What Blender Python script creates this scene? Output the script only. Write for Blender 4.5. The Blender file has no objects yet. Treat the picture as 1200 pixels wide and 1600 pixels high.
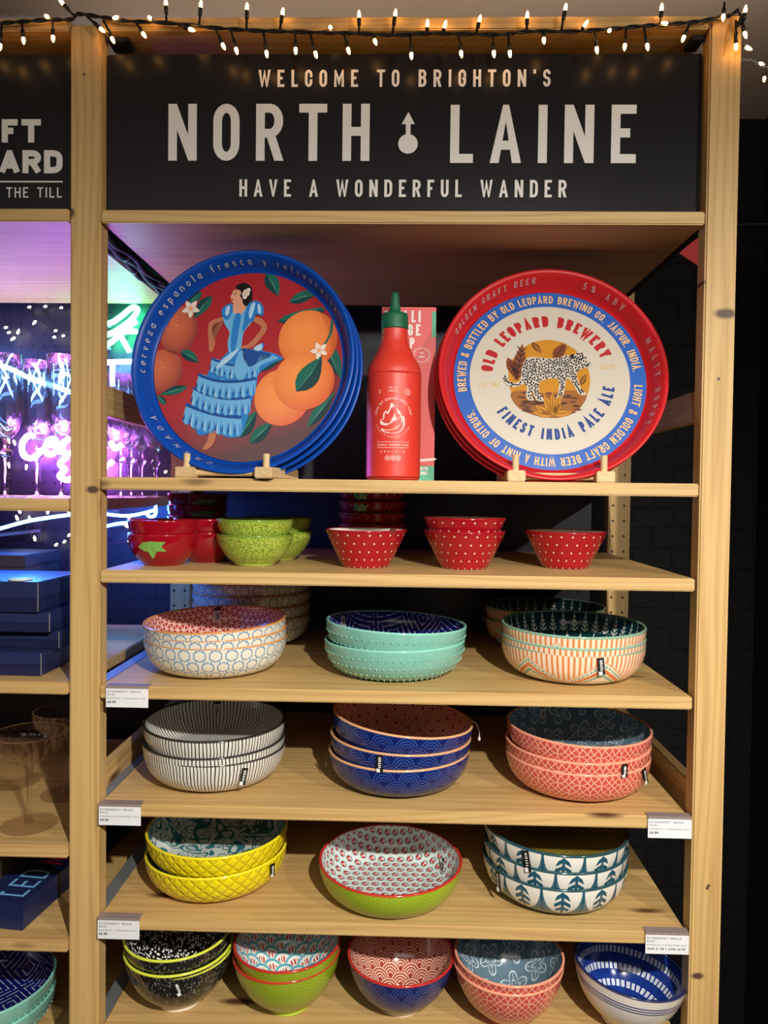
import bpy, bmesh, math, random
from mathutils import Vector, Matrix
random.seed(7)
PI = math.pi
SC = bpy.context.scene
COL = SC.collection

# ------------------------------------------------------------------ camera
CAM = Vector((.4551, -1.1409, 1.5))
_yaw, _pitch, _roll = (math.radians(a) for a in (-1.456, -1.433, .701))
_f = Vector((math.sin(_yaw)*math.cos(_pitch), math.cos(_yaw)*math.cos(_pitch), math.sin(_pitch)))
_r0 = Vector((math.cos(_yaw), -math.sin(_yaw), 0))
_u0 = _r0.cross(_f)
_r = math.cos(_roll)*_r0 + math.sin(_roll)*_u0
_u = -math.sin(_roll)*_r0 + math.cos(_roll)*_u0
cd = bpy.data.cameras.new('camera')
cam = bpy.data.objects.new('camera', cd)
COL.objects.link(cam)
cam.matrix_world = Matrix(((_r.x, _u.x, -_f.x, CAM.x), (_r.y, _u.y, -_f.y, CAM.y), (_r.z, _u.z, -_f.z, CAM.z), (0, 0, 0, 1)))
cd.sensor_fit = 'VERTICAL'
cd.sensor_height = 36
cd.lens = 27
cd.clip_start = .02
SC.camera = cam

def at(px, py, Y=None, Z=None, X=None):
    "the point of the place that a measured position of the photo shows, on a given real plane"
    d = _f + (px-600)/1200*_r - (py-800)/1200*_u
    t = (Y-CAM.y)/d.y if Y is not None else (Z-CAM.z)/d.z if Z is not None else (X-CAM.x)/d.x
    return CAM + t*d

# ------------------------------------------------------------------ light and exposure
SC.view_settings.view_transform = 'Standard'
SC.view_settings.look = 'None'
SC.view_settings.gamma = 1
SC.view_settings.exposure = 0
w = bpy.data.worlds.new('world')
SC.world = w
w.use_nodes = True
w.node_tree.nodes['Background'].inputs[0].default_value = (1, .8, .6, 1)
w.node_tree.nodes['Background'].inputs[1].default_value = .007

def lamp(name, kind, loc, target, power, color, **kw):
    l = bpy.data.lights.new(name, kind)
    l.energy = power
    l.color = color
    for k, v in kw.items():
        setattr(l, k, v)
    o = bpy.data.objects.new(name, l)
    o.location = loc
    o.rotation_euler = (Vector(target)-Vector(loc)).to_track_quat('-Z', 'Y').to_euler()
    COL.objects.link(o)
    return o
# the two track spotlights of the shop, at and right of the photographer
lamp('spotlight', 'SPOT', (.84, -1.42, 2.03), (.44, .1, -.55), 165, (1, .955, .87), spot_size=math.radians(130), spot_blend=1, shadow_soft_size=.018)
lamp('spotlight', 'SPOT', (1.72, -1.40, 2.05), (.50, .1, .80), 60, (1, .945, .85), spot_size=math.radians(114), spot_blend=1, shadow_soft_size=.022)
# the dim warm lighting of the rest of the shop
lamp('shop_lighting', 'AREA', (.1, -1.9, 2.42), (.4, .2, 1.5), 14, (1, .90, .80), shape='RECTANGLE', size=2.2, size_y=.8)
lamp('ceiling_fill', 'AREA', (.5, .33, 2.24), (.55, .75, 2.62), 2.1, (1, .84, .70), shape='RECTANGLE', size=1.5, size_y=.12)  # unseen area lamp added above the top board to brighten the ceiling

# unseen blue lamp without a fitting, added to brighten the navy box lids
lamp('blue_shelf_fill', 'POINT', (-.22, .22, 1.452), (0, 0, 0), 2.2, (.04, .20, 1), shadow_soft_size=.015)
lamp('violet_bay_fill', 'POINT', (-.46, .28, 1.80), (0, 0, 0), 1.6, (.22, .16, 1), shadow_soft_size=.02)  # unseen lamp added out of view to turn pegboard and flutes violet

# ------------------------------------------------------------------ materials
def srgb(*c):
    return tuple(((x/255+.055)/1.055)**2.4 if x > 10 else x/255/12.92 for x in c)+(1,)

class E:
    "a node socket with arithmetic"
    def __init__(s, nt, k): s.nt, s.k = nt, k
    def _m(s, op, *a):
        n = s.nt.nodes.new('ShaderNodeMath'); n.operation = op
        for i, v in enumerate((s,)+a):
            if isinstance(v, E): s.nt.links.new(v.k, n.inputs[i])
            else: n.inputs[i].default_value = v
        return E(s.nt, n.outputs[0])
    def __add__(s, o): return s._m('ADD', o)
    def __sub__(s, o): return s._m('SUBTRACT', o)
    def __mul__(s, o): return s._m('MULTIPLY', o)
    def __truediv__(s, o): return s._m('DIVIDE', o)
    def __rsub__(s, o): return (s*-1)+o
    __radd__ = __add__
    __rmul__ = __mul__
    def lt(s, o): return s._m('LESS_THAN', o)
    def gt(s, o): return s._m('GREATER_THAN', o)
    def fr(s): return s._m('FRACT')
    def fl(s): return s._m('FLOOR')
    def ab(s): return s._m('ABSOLUTE')
    def sin(s): return s._m('SINE')
    def cos(s): return s._m('COSINE')
    def sqrt(s): return s._m('SQRT')
    def mx(s, o): return s._m('MAXIMUM', o)
    def mn(s, o): return s._m('MINIMUM', o)
    def mod(s, o): return s._m('FLOORED_MODULO', o)
    def atan2(s, o): return s._m('ARCTAN2', o)
    def pick(s, a, b):                       # s ? a : b
        a_ = a if isinstance(a, E) else None
        return (s*a) + ((1-s)*b)

class Mat:
    def __init__(s, name, rough=.4, color=(.8, .8, .8, 1), **kw):
        s.m = bpy.data.materials.new(name); s.m.use_nodes = True
        s.nt = s.m.node_tree; s.b = s.nt.nodes['Principled BSDF']
        s.b.inputs['Roughness'].default_value = rough
        s.b.inputs['Base Color'].default_value = color
        for k, v in kw.items(): s.b.inputs[k].default_value = v
    def uv(s, name='UVMap'):
        n = s.nt.nodes.new('ShaderNodeUVMap'); n.uv_map = name
        return s.split(n.outputs[0])
    def split(s, sock):
        x = s.nt.nodes.new('ShaderNodeSeparateXYZ'); s.nt.links.new(sock, x.inputs[0])
        return tuple(E(s.nt, o) for o in x.outputs)
    def obj(s):
        n = s.nt.nodes.new('ShaderNodeTexCoord'); return n.outputs['Object']
    def xyz(s, x, y, z=0):
        n = s.nt.nodes.new('ShaderNodeCombineXYZ')
        for i, v in enumerate((x, y, z)):
            if isinstance(v, E): s.nt.links.new(v.k, n.inputs[i])
            else: n.inputs[i].default_value = v
        return n.outputs[0]
    def noise(s, vec, scale, detail=2, rough=.5, dist=0):
        n = s.nt.nodes.new('ShaderNodeTexNoise'); n.inputs['Scale'].default_value = scale
        n.inputs['Detail'].default_value = detail; n.inputs['Roughness'].default_value = rough; n.inputs['Distortion'].default_value = dist
        s.nt.links.new(vec, n.inputs['Vector']); return E(s.nt, n.outputs[0])
    def voro(s, vec, scale, feat='F1', rnd=1):
        n = s.nt.nodes.new('ShaderNodeTexVoronoi'); n.feature = feat; n.inputs['Scale'].default_value = scale
        n.inputs['Randomness'].default_value = rnd
        s.nt.links.new(vec, n.inputs['Vector']); return E(s.nt, n.outputs['Distance'])
    def mix(s, f, a, b):
        n = s.nt.nodes.new('ShaderNodeMix'); n.data_type = 'RGBA'; n.clamp_factor = True
        s.nt.links.new(f.k, n.inputs[0])
        for i, v in ((6, a), (7, b)):
            if isinstance(v, tuple): n.inputs[i].default_value = v
            else: s.nt.links.new(v, n.inputs[i])
        return n.outputs[2]
    def col(s, sock): s.nt.links.new(sock, s.b.inputs['Base Color']); return s
    def bump(s, h, strength=.4, dist=.002):
        n = s.nt.nodes.new('ShaderNodeBump'); n.inputs['Strength'].default_value = strength; n.inputs['Distance'].default_value = dist
        s.nt.links.new(h.k, n.inputs['Height']); s.nt.links.new(n.outputs[0], s.b.inputs['Normal']); return s

_plain = {}
def plain(name, rgb, rough=.4, **kw):
    k = (name, rgb)
    if k not in _plain: _plain[k] = Mat(name, rough, srgb(*rgb), **kw).m
    return _plain[k]

def emit(name, color, strength):
    m = bpy.data.materials.new(name); m.use_nodes = True
    b = m.node_tree.nodes['Principled BSDF']
    b.inputs['Base Color'].default_value = (.8, .8, .8, 1)
    b.inputs['Emission Color'].default_value = color
    b.inputs['Emission Strength'].default_value = strength
    return m

def glass(name, tint=(1, 1, 1, 1), rough=0.0, bent=.4):
    "thin blown glass: most of the light passes straight, the rest is bent and mirrored"
    m = Mat(name, rough, tint, **{'Transmission Weight': 1.0, 'IOR': 1.45})
    t = m.nt.nodes.new('ShaderNodeBsdfTransparent'); t.inputs[0].default_value = tint
    x = m.nt.nodes.new('ShaderNodeMixShader')
    x.inputs[0].default_value = bent
    m.nt.links.new(t.outputs[0], x.inputs[1]); m.nt.links.new(m.b.outputs[0], x.inputs[2])
    m.nt.links.new(x.outputs[0], m.nt.nodes['Material Output'].inputs['Surface'])
    return m.m

def wood(name, axis, light=(205, 171, 112), dark=(163, 121, 66), rings=70, holes=False, knots=()):
    m = Mat(name, .55)
    n = m.nt.nodes.new('ShaderNodeObjectInfo')
    rnd = E(m.nt, n.outputs['Random'])
    c = m.split(m.obj())
    along = c['XYZ'.index(axis)]
    a, b = [c[i] for i in range(3) if 'XYZ'[i] != axis]
    v = m.xyz(along*.75+rnd*37, a*13+rnd*11, b*13)
    fig = m.noise(v, 1.4, 2, .5, .25)                       # broad figure of the board
    band = ((a*.7+b)*rings+fig*6+rnd*20).fr()
    line = (band-.5).ab()*2                                  # growth rings
    fine = m.noise(m.xyz(along*4+rnd*13, a*300, b*300), 1, 3, .6)
    kn = m.voro(m.xyz(along*2.6+rnd*31, a*9+rnd*3, b*9), 1.25)
    knot = 1-((kn-.06)*16).mx(0.0).mn(1.0)
    f = (line*line*.42+(fine-.35)*.75+(fig-.4)*.45).mx(0.0).mn(1.0)
    base = m.mix(f, srgb(*light), srgb(*dark))
    base = m.mix(knot, base, srgb(84, 50, 30))
    for kx, kz, ra, rz in knots:                             # the knots seen on this piece, by their own shape
        da, dz = (a-kx)/ra, (along-kz)/rz
        kd = (da*da+dz*dz).sqrt()+(fine-.5)*.5
        base = m.mix(1-((kd-.55)*1.8).mx(0.0).mn(1.0), base, srgb(80, 56, 44))
    if holes:
        hx = (a-.0088).ab().mn((a-.0322).ab()); hz = ((along/.0325).fr()-.5)*.0325
        base = m.mix((hx*hx+hz*hz).lt(.0027*.0027), base, srgb(10, 8, 7))
    m.col(base)
    m.bump(fine, .12, .001)
    return m.m

# ------------------------------------------------------------------ mesh helpers
def link(o, parent=None):
    COL.objects.link(o)
    if parent is not None: o.parent = parent
    return o

def obj(name, bm, mat, parent=None, smooth=False, loc=None, recalc=True):
    if recalc: bmesh.ops.recalc_face_normals(bm, faces=bm.faces)
    me = bpy.data.meshes.new(name)
    bm.to_mesh(me); bm.free()
    for m in (mat if isinstance(mat, (list, tuple)) else [mat]): me.materials.append(m)
    if smooth:
        for p in me.polygons: p.use_smooth = True
    o = bpy.data.objects.new(name, me)
    if loc is not None: o.location = loc
    return link(o, parent)

def tag(o, label, cat, group=None):
    o['label'] = label; o['category'] = cat
    if group: o['group'] = group
    return o

def thing(name, label, cat, loc=(0, 0, 0), rot=(0, 0, 0), group=None):
    o = bpy.data.objects.new(name, None)
    o.empty_display_size = .02
    o.location = loc; o.rotation_euler = rot
    link(o)
    return tag(o, label, cat, group)

def struct(name, bm, mat, **kw):
    o = obj(name, bm, mat, **kw); o['kind'] = 'structure'; return o

def dup(root, loc, rot, label, group=None):
    r = root.copy(); COL.objects.link(r); r.location = loc; r.rotation_euler = rot; r['label'] = label
    if group: r['group'] = group
    for ch in list(root.children):
        c = ch.copy(); COL.objects.link(c); c.parent = r
        for g in ch.children:
            d = g.copy(); COL.objects.link(d); d.parent = c
    return r

def box(bm, lo, hi, bevel=0, mat=None):
    lo, hi = Vector(lo), Vector(hi)
    M = Matrix.Translation((lo+hi)/2) @ Matrix.Diagonal((*(hi-lo), 1))
    g = bmesh.ops.create_cube(bm, size=1, matrix=M)
    vs = g['verts']
    if bevel:
        es = list({e for v in vs for e in v.link_edges})
        bmesh.ops.bevel(bm, geom=es, offset=bevel, segments=2, affect='EDGES', clamp_overlap=True)
    return bm

def BX(lo, hi, bevel=0): return box(bmesh.new(), lo, hi, bevel)

def lathe(bm, prof, n=96, uvs=None, wob=None):
    "profile [(r, z)] turned about z; uvs: fn(theta, index) -> (u, v)"
    rings = []
    for r, z in prof:
        if r < 1e-6: rings.append([bm.verts.new((0, 0, z))])
        else:
            ring = []
            for i in range(n):
                a = 2*PI*i/n
                k = wob(a, r, z) if wob else 1
                ring.append(bm.verts.new((r*k*math.cos(a), r*k*math.sin(a), z)))
            rings.append(ring)
    lay = bm.loops.layers.uv.new('UVMap') if uvs else None
    for j in range(len(rings)-1):
        A, B = rings[j], rings[j+1]
        for i in range(n):
            i2 = (i+1) % n
            q = []
            if len(A) == 1: q = [(A[0], i+.5, j), (B[i2], i+1, j+1), (B[i], i, j+1)]
            elif len(B) == 1: q = [(A[i], i, j), (A[i2], i+1, j), (B[0], i+.5, j+1)]
            else: q = [(A[i], i, j), (A[i2], i+1, j), (B[i2], i+1, j+1), (B[i], i, j+1)]
            f = bm.faces.new([x[0] for x in q])
            if lay:
                for l, x in zip(f.loops, q): l[lay].uv = uvs(2*PI*x[1]/n, x[2])
    return bm

def smooth_path(P, n=8, closed=False):
    P = [Vector(p) for p in P]; out = []; N = len(P)
    rng = range(N) if closed else range(N-1)
    for i in rng:
        g = (lambda k: P[k % N]) if closed else (lambda k: P[max(0, min(N-1, k))])
        a, b, c, d = g(i-1), g(i), g(i+1), g(i+2)
        for k in range(n):
            t = k/n
            out.append(.5*((2*b)+(c-a)*t+(2*a-5*b+4*c-d)*t*t+(3*b-a-3*c+d)*t**3))
    if not closed: out.append(P[-1])
    return out

def tube(bm, P, r, n=8, cap=True):
    P = [Vector(p) for p in P]
    rr = r if isinstance(r, (list, tuple)) else [r]*len(P)
    t0 = (P[1]-P[0]).normalized()
    ref = Vector((0, 0, 1)) if abs(t0.z) < .9 else Vector((1, 0, 0))
    nrm = t0.cross(ref).normalized()
    rings = []
    for i, p in enumerate(P):
        t = (P[min(i+1, len(P)-1)]-P[max(i-1, 0)]).normalized()
        nrm = (nrm-t*nrm.dot(t)).normalized(); bn = t.cross(nrm)
        rings.append([bm.verts.new(p+rr[i]*(math.cos(2*PI*k/n)*nrm+math.sin(2*PI*k/n)*bn)) for k in range(n)])
    for a, b in zip(rings, rings[1:]):
        for k in range(n): bm.faces.new((a[k], a[(k+1) % n], b[(k+1) % n], b[k]))
    if cap:
        bm.faces.new(rings[0][::-1]); bm.faces.new(rings[-1])
    return bm

def ball(bm, c, r, sx=1, sy=1, sz=1, u=12, v=8):
    M = Matrix.Translation(c) @ Matrix.Diagonal((sx, sy, sz, 1))
    bmesh.ops.create_uvsphere(bm, u_segments=u, v_segments=v, radius=r, matrix=M)
    return bm

# ------------------------------------------------------------------ stroke lettering
def arc(cx, cy, rx, ry, a, b, n=10):
    return [(cx+rx*math.cos(math.radians(a+(b-a)*i/n)), cy+ry*math.sin(math.radians(a+(b-a)*i/n))) for i in range(n+1)]
x_ = .13
GL = {
'A': (.52, [[(-.03, -x_), (.5, 1.06), (1.03, -x_)], [(.15, .27), (.85, .27)]]),
'B': (.47, [[(0, 0), (0, 1)], [(0, 1), (.5, 1)]+arc(.5, .77, .46, .23, 90, -90)[1:]+[(0, .54)], [(.5, .54)]+arc(.5, .27, .5, .27, 90, -90)[1:]+[(0, 0)]]),
'C': (.45, [[(1, .66)]+arc(.5, .74, .5, .26, 0, 180)+arc(.5, .26, .5, .26, 180, 360)+[(1, .34)]]),
'D': (.47, [[(0, 0), (0, 1), (.45, 1)]+arc(.45, .7, .55, .3, 90, 0)+arc(.45, .3, .55, .3, 0, -90)+[(0, 0)]]),
'E': (.42, [[(1, 1), (0, 1), (0, 0), (1, 0)], [(0, .52), (.9, .52)]]),
'F': (.40, [[(1, 1), (0, 1), (0, -.0)], [(0, .5), (.88, .5)]]),
'G': (.46, [[(1, .7)]+arc(.5, .74, .5, .26, 0, 180)+arc(.5, .26, .5, .26, 180, 360)+[(1, .48), (.55, .48)]]),
'H': (.47, [[(0, 0), (0, 1)], [(1, 0), (1, 1)], [(0, .52), (1, .52)]]),
'I': (0, [[(.5, 0), (.5, 1)]]),
'J': (.36, [[(1, 1), (1, .26)]+arc(.5, .26, .5, .26, 0, -170)]),
'K': (.47, [[(0, 0), (0, 1)], [(1.05, 1+x_), (.05, .42)], [(.35, .58), (1.05, -x_)]]),
'L': (.39, [[(0, 1), (0, 0), (1, 0)]]),
'M': (.6, [[(0, 0), (0, 1), (.5, .25), (1, 1), (1, 0)]]),
'N': (.5, [[(0, 0), (0, 1)], [(1, 1), (1, 0)], [(0, 1.06), (1, -.06)]]),
'O': (.46, [arc(.5, .74, .5, .26, 0, 180)+arc(.5, .26, .5, .26, 180, 360)+[(1, .74)]]),
'P': (.46, [[(0, 0), (0, 1)], [(0, 1), (.5, 1)]+arc(.5, .74, .5, .26, 90, -90)[1:]+[(0, .48)]]),
'Q': (.46, [arc(.5, .74, .5, .26, 0, 180)+arc(.5, .26, .5, .26, 180, 360)+[(1, .74)], [(.55, .25), (1.02, -.08)]]),
'R': (.48, [[(0, 0), (0, 1)], [(0, 1), (.5, 1)]+arc(.5, .74, .48, .26, 90, -90)[1:]+[(0, .48)], [(.5, .5), (1.03, -x_)]]),
'S': (.45, [arc(.5, .76, .5, .24, 0, 270, 16)+arc(.5, .26, .5, .26, 90, -180, 16)[1:]]),
'T': (.45, [[(-.06, 1), (1.06, 1)], [(.5, 1), (.5, 0)]]),
'U': (.46, [[(0, 1)]+arc(.5, .26, .5, .26, 180, 360)+[(1, 1)]]),
'V': (.5, [[(-.03, 1+x_), (.5, -.06), (1.03, 1+x_)]]),
'W': (.72, [[(-.02, 1+x_), (.25, -.06), (.5, .9), (.75, -.06), (1.02, 1+x_)]]),
'X': (.5, [[(-.03, -x_), (1.03, 1+x_)], [(-.03, 1+x_), (1.03, -x_)]]),
'Y': (.5, [[(-.03, 1+x_), (.5, .42), (1.03, 1+x_)], [(.5, .45), (.5, 0)]]),
'Z': (.43, [[(0, 1), (1, 1), (0, 0), (1, 0)]]),
'1': (.25, [[(0, .78), (.7, 1), (.7, 0)]]),
'2': (.43, [arc(.5, .74, .5, .26, 170, -30)+[(0, 0), (1, 0)]]),
'3': (.43, [arc(.5, .75, .48, .25, 160, -90)+arc(.5, .26, .5, .26, 90, -160)]),
'4': (.45, [[(.7, 0), (.7, 1), (0, .28), (1.05, .28)]]),
'5': (.43, [[(.95, 1), (.1, 1), (.05, .56)]+arc(.5, .3, .5, .3, 130, -160)]),
'6': (.44, [[(.9, .8)]+arc(.5, .74, .45, .26, 30, 180)+[(0, .3)]+arc(.5, .28, .5, .28, 180, 540, 16)]),
'7': (.42, [[(0, 1), (1, 1), (.3, 0)]]),
'8': (.45, [arc(.5, .76, .45, .24, 90, 450, 16), arc(.5, .26, .5, .26, 90, 450, 16)]),
'9': (.44, [[(.1, .2)]+arc(.5, .26, .45, .26, 210, 360)+[(1, .7)]+arc(.5, .72, .5, .28, 0, 360, 16)]),
'0': (.46, [arc(.5, .74, .5, .26, 0, 180)+arc(.5, .26, .5, .26, 180, 360)+[(1, .74)]]),
'&': (.55, [[(1.0, 0), (.25, .68)]+arc(.45, .8, .26, .2, 190, -20)+[(.1, .38)]+arc(.38, .22, .36, .22, 150, 300)+[(.95, .4)]]),
'%': (.6, [arc(.22, .78, .2, .2, 0, 360), arc(.78, .22, .2, .2, 0, 360), [(.15, 0), (.85, 1)]]),
'£': (.45, [arc(.6, .74, .38, .26, 20, 180)+[(.25, .3), (0, 0), (1, 0)], [(0, .48), (.75, .48)]]),
'.': (0, [[(.5, 0), (.5, .06)]]), ',': (0, [[(.5, .05), (.3, -.1)]]), "'": (0, [[(.5, 1), (.5, .8)]]), '|': (0, [[(.5, 0), (.5, 1)]]), '-': (.3, [[(0, .5), (1, .5)]]),
'a': (.4, [arc(.5, .3, .5, .3, 30, 390, 14), [(1, .6), (1, 0)]]),
'c': (.36, [arc(.5, .3, .5, .3, 45, 315)]),
'e': (.4, [[(0, .32), (1, .36)]+arc(.5, .3, .5, .3, 10, 310)]),
'f': (.32, [arc(.6, .85, .35, .15, 30, 180)+[(.25, 0)], [(0, .58), (.8, .58)]]),
'l': (.1, [[(.4, 1), (.4, 0)]]),
'n': (.4, [[(0, .6), (0, 0)], [(0, .35)]+arc(.5, .38, .5, .22, 180, 0)+[(1, 0)]]),
'o': (.4, [arc(.5, .3, .5, .3, 0, 360, 14)]),
'p': (.4, [[(0, .6), (0, -.3)], arc(.5, .3, .5, .3, 0, 360, 14)]),
'r': (.28, [[(0, .6), (0, 0)], [(0, .3)]+arc(.6, .38, .6, .2, 180, 40)]),
's': (.34, [arc(.5, .45, .5, .16, 20, 250, 10)+arc(.5, .15, .5, .16, 70, -160, 10)]),
't': (.3, [[(.4, .9), (.4, .1), (.9, 0)], [(0, .6), (.9, .6)]]),
'u': (.4, [[(0, .6)]+arc(.5, .22, .5, .22, 180, 360)+[(1, .6)], [(1, .6), (1, 0)]]),
'v': (.38, [[(0, .6), (.5, 0), (1, .6)]]),
'y': (.4, [[(0, .6), (.5, .05)], [(1, .6), (.3, -.3)]]),
'z': (.36, [[(0, .58), (1, .58), (0, .02), (1, .02)]]),
# katakana-like strokes for the small oriental lines
'シ': (.8, [[(.05, .95), (.3, .8)], [(0, .65), (.25, .5)], [(.1, .05), (.6, .3), (1, .9)]]),
'ラ': (.75, [[(.15, .95), (.9, .95)], [(0, .65), (1, .65), (.8, .25), (.3, 0)]]),
'チ': (.8, [[(.2, .85), (.8, 1)], [(0, .55), (1, .55)], [(.5, .92), (.5, .4), (.25, 0)]]),
'ー': (.75, [[(0, .5), (1, .5)]]),
'ソ': (.75, [[(.05, .95), (.25, .6)], [(1, .95), (.8, .4), (.3, 0)]]),
'ス': (.8, [[(.1, .92), (.85, .92), (.5, .4), (0, 0)], [(.55, .45), (1, 0)]]),
}

def ribbon(bm, P, t):
    P = [Vector(p) for p in P]
    P = [p for i, p in enumerate(P) if i == 0 or (p-P[i-1]).length > 1e-6]
    closed = (P[0]-P[-1]).length < 1e-5 and len(P) > 3
    if closed: P = P[:-1]
    L, Rr = [], []
    N = len(P)
    for i in range(N):
        a = P[i-1] if (closed or i) else None
        b = P[(i+1) % N] if (closed or i < N-1) else None
        d1 = (P[i]-a).normalized() if a is not None else None
        d2 = (b-P[i]).normalized() if b is not None else None
        if d1 is None: d1 = d2
        if d2 is None: d2 = d1
        n1, n2 = Vector((-d1.y, d1.x)), Vector((-d2.y, d2.x))
        m = n1+n2
        m = m.normalized() if m.length > 1e-4 else n1
        k = 1/max(.3, m.dot(n1))
        L.append(P[i]+m*k*t/2); Rr.append(P[i]-m*k*t/2)
    lv = [bm.verts.new((p.x, p.y, 0)) for p in L]; rv = [bm.verts.new((p.x, p.y, 0)) for p in Rr]
    for i in range(N if closed else N-1):
        j = (i+1) % N
        try: bm.faces.new((rv[i], rv[j], lv[j], lv[i]))
        except ValueError: pass

def glyph_w(ch, t, wr):
    if ch == ' ': return .3*wr
    w = GL[ch][0]*wr
    return max(w, t) if GL[ch][0] else t

def text(bm, s, H, mapper, width=None, t=.15, wr=1.0, sp=.14, align=0, clip=True):
    """lay stroke lettering: mapper(x, y) -> 3-D point, x from the start of the line (align 0), middle (.5) or end (1)"""
    ws = [glyph_w(c, t, wr)*H for c in s]
    gap = sp*H
    if width is not None and len(s) > 1: gap = (width-sum(ws))/(len(s)-1)
    tot = sum(ws)+gap*(len(s)-1)
    x = -tot*align
    T = t*H
    for c, gw in zip(s, ws):
        if c != ' ':
            for si, P in enumerate(GL[c][1]):
                b = bmesh.new()
                Q = [Vector((T/2+px*(gw-T), T/2+py*(H-T))) for px, py in P]
                if (Q[0]-Q[-1]).length > 1e-5:           # square ends on upright and level strokes
                    for k0, k1 in ((0, 1), (-1, -2)):
                        d = Q[k0]-Q[k1]
                        if min(abs(d.x), abs(d.y)) < 1e-6 and min(abs(P[k0][0]), abs(1-P[k0][0]), abs(P[k0][1]), abs(1-P[k0][1])) < 1e-6: Q[k0] = Q[k0]+d.normalized()*T/2
                ribbon(b, Q, T)
                if clip and c == 'N':
                    for co, no in (((gw, 0, 0), (1, 0, 0)), ((0, 0, 0), (-1, 0, 0))):
                        bmesh.ops.bisect_plane(b, geom=b.verts[:]+b.edges[:]+b.faces[:], plane_co=co, plane_no=no, clear_outer=True)
                if clip and c in 'AKMNRVWXYQ':
                    for co, no in (((0, H, 0), (0, 1, 0)), ((0, 0, 0), (0, -1, 0))):
                        bmesh.ops.bisect_plane(b, geom=b.verts[:]+b.edges[:]+b.faces[:], plane_co=co, plane_no=no, clear_outer=True)
                vm = {}
                for v in b.verts:                        # crossing strokes lie one print layer over another
                    X, Y = x+v.co.x, v.co.y
                    p = Vector(mapper(X, Y))
                    if si: p += (Vector(mapper(X+H*.02, Y))-p).cross(Vector(mapper(X, Y+H*.02))-p).normalized()*.00005*si
                    vm[v] = bm.verts.new(p)
                for f in b.faces:
                    try: bm.faces.new([vm[v] for v in f.verts])
                    except ValueError: pass
                b.free()
        x += gw+gap
    return bm

def plane_map(o, ex, ey):
    o, ex, ey = Vector(o), Vector(ex), Vector(ey)
    return lambda x, y: o+ex*x+ey*y

def poly(bm, P, z=0, mp=None, sm=0, mi=0):
    P = [Vector((p[0], p[1], 0)) for p in P]
    if sm: P = smooth_path(P, sm, True)
    vs = [bm.verts.new(mp(p.x, p.y, z) if mp else (p.x, p.y, z)) for p in P]
    f = bm.faces.new(vs)
    f.material_index = mi
    bmesh.ops.triangulate(bm, faces=[f])
    return bm

# ------------------------------------------------------------------ the room
def brick_mat():
    m = Mat('black_painted_brick', .75, **{'Specular IOR Level': .25})
    c = m.split(m.obj())
    v = m.xyz(c[0]+c[1], c[2], 0)
    n = m.nt.nodes.new('ShaderNodeTexBrick')
    n.inputs['Scale'].default_value = 4.6; n.inputs['Mortar Size'].default_value = .018; n.inputs['Mortar Smooth'].default_value = .4
    m.nt.links.new(v, n.inputs['Vector'])
    gr = m.noise(m.obj(), 130, 3, .7)
    h = (1-E(m.nt, n.outputs['Fac']))*.8+gr*.5
    m.col(m.mix(gr, srgb(4, 4, 5), srgb(15, 15, 16)))
    m.bump(h, .9, .006)
    return m.m
def plaster_mat(name, a, b, sc=3):
    m = Mat(name, .85, **{'Specular IOR Level': .2})
    n = m.noise(m.obj(), sc, 4)
    m.col(m.mix(n, srgb(*a), srgb(*b))); m.bump(m.noise(m.obj(), 90, 2), .1, .002)
    return m.m
BRICK = brick_mat()
CEIL = plaster_mat('ceiling_paint', (176, 160, 146), (158, 142, 128))
DARKWALL = plaster_mat('dark_wall_paint', (16, 16, 17), (10, 10, 11))
FLOORM = wood('dark_floor_boards', 'X', (96, 74, 54), (66, 48, 34), 20)
struct('floor', BX((-2.6, -2.6, -.06), (2.3, .98, 0)), FLOORM)
struct('ceiling', BX((-2.6, -2.6, 2.5), (2.3, .98, 2.56)), CEIL)
struct('wall_back', BX((-2.6, .94, 0), (2.3, .98, 2.5)), BRICK)
struct('wall_right', BX((1.40, .12, 0), (1.46, .94, 2.5)), DARKWALL)

# ------------------------------------------------------------------ the shelving
PX = wood('pine_along_x', 'X')
PZ = wood('pine_upright', 'Z')
PZH = wood('pine_with_peg_holes', 'Z', holes=True)
PY = wood('pine_along_y', 'Y')
def seen(*L): return [(at(x, y, Y=0).x, at(x, y, Y=0).z, rx*.00096, ry*.00096) for x, y, rx, ry in L]
PZK = wood('pine_upright_knotty', 'Z', knots=seen((109, 332, 9, 9), (145, 765, 12, 7), (131, 116, 3, 2), (1134, 490, 20, 9), (1123, 592, 3, 3), (1098, 440, 6, 5), (1105, 1388, 3, 3), (1090, 1525, 11, 6), (1107, 1384, 3, 3)))
STEEL = Mat('galvanised_steel', .45, srgb(150, 156, 158), Metallic=.6).m
BLACKM = plain('black_steel', (14, 14, 15), .8)
unit = thing('shelving_unit', 'tall open pine shelving with many boards and black sign panels along the top', 'shelves')
FW, FD, SD = .0455, .032, .50
for X0 in (-.0465, .8905, -.9840):
    b = BX((X0, 0, 0), (X0+FW, FD, 2.197 if X0 > 0 else 2.187), .0025)
    obj('front_post', b, PZK, unit)
    b = BX((0, 0, 0), (FW, .03, 2.19), .0025)
    obj('back_post', b, PZH, unit, loc=(X0, SD, 0))
    for z0, z1 in ((1.616, 1.664), (.983, 1.057), (.25, .31), (2.12, 2.17)):
        obj('side_brace', BX((X0+.014, FD, z0), (X0+.032, SD, z1), .0015), PY, unit)
ZB = {}
TOPS = {'S0': 2.1955, 'S1': 1.9147, 'S2': 1.5189, 'S3': 1.3791, 'S4': 1.2039, 'S5': 1.0247, 'S6': .8506, 'S7': .672}
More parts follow.
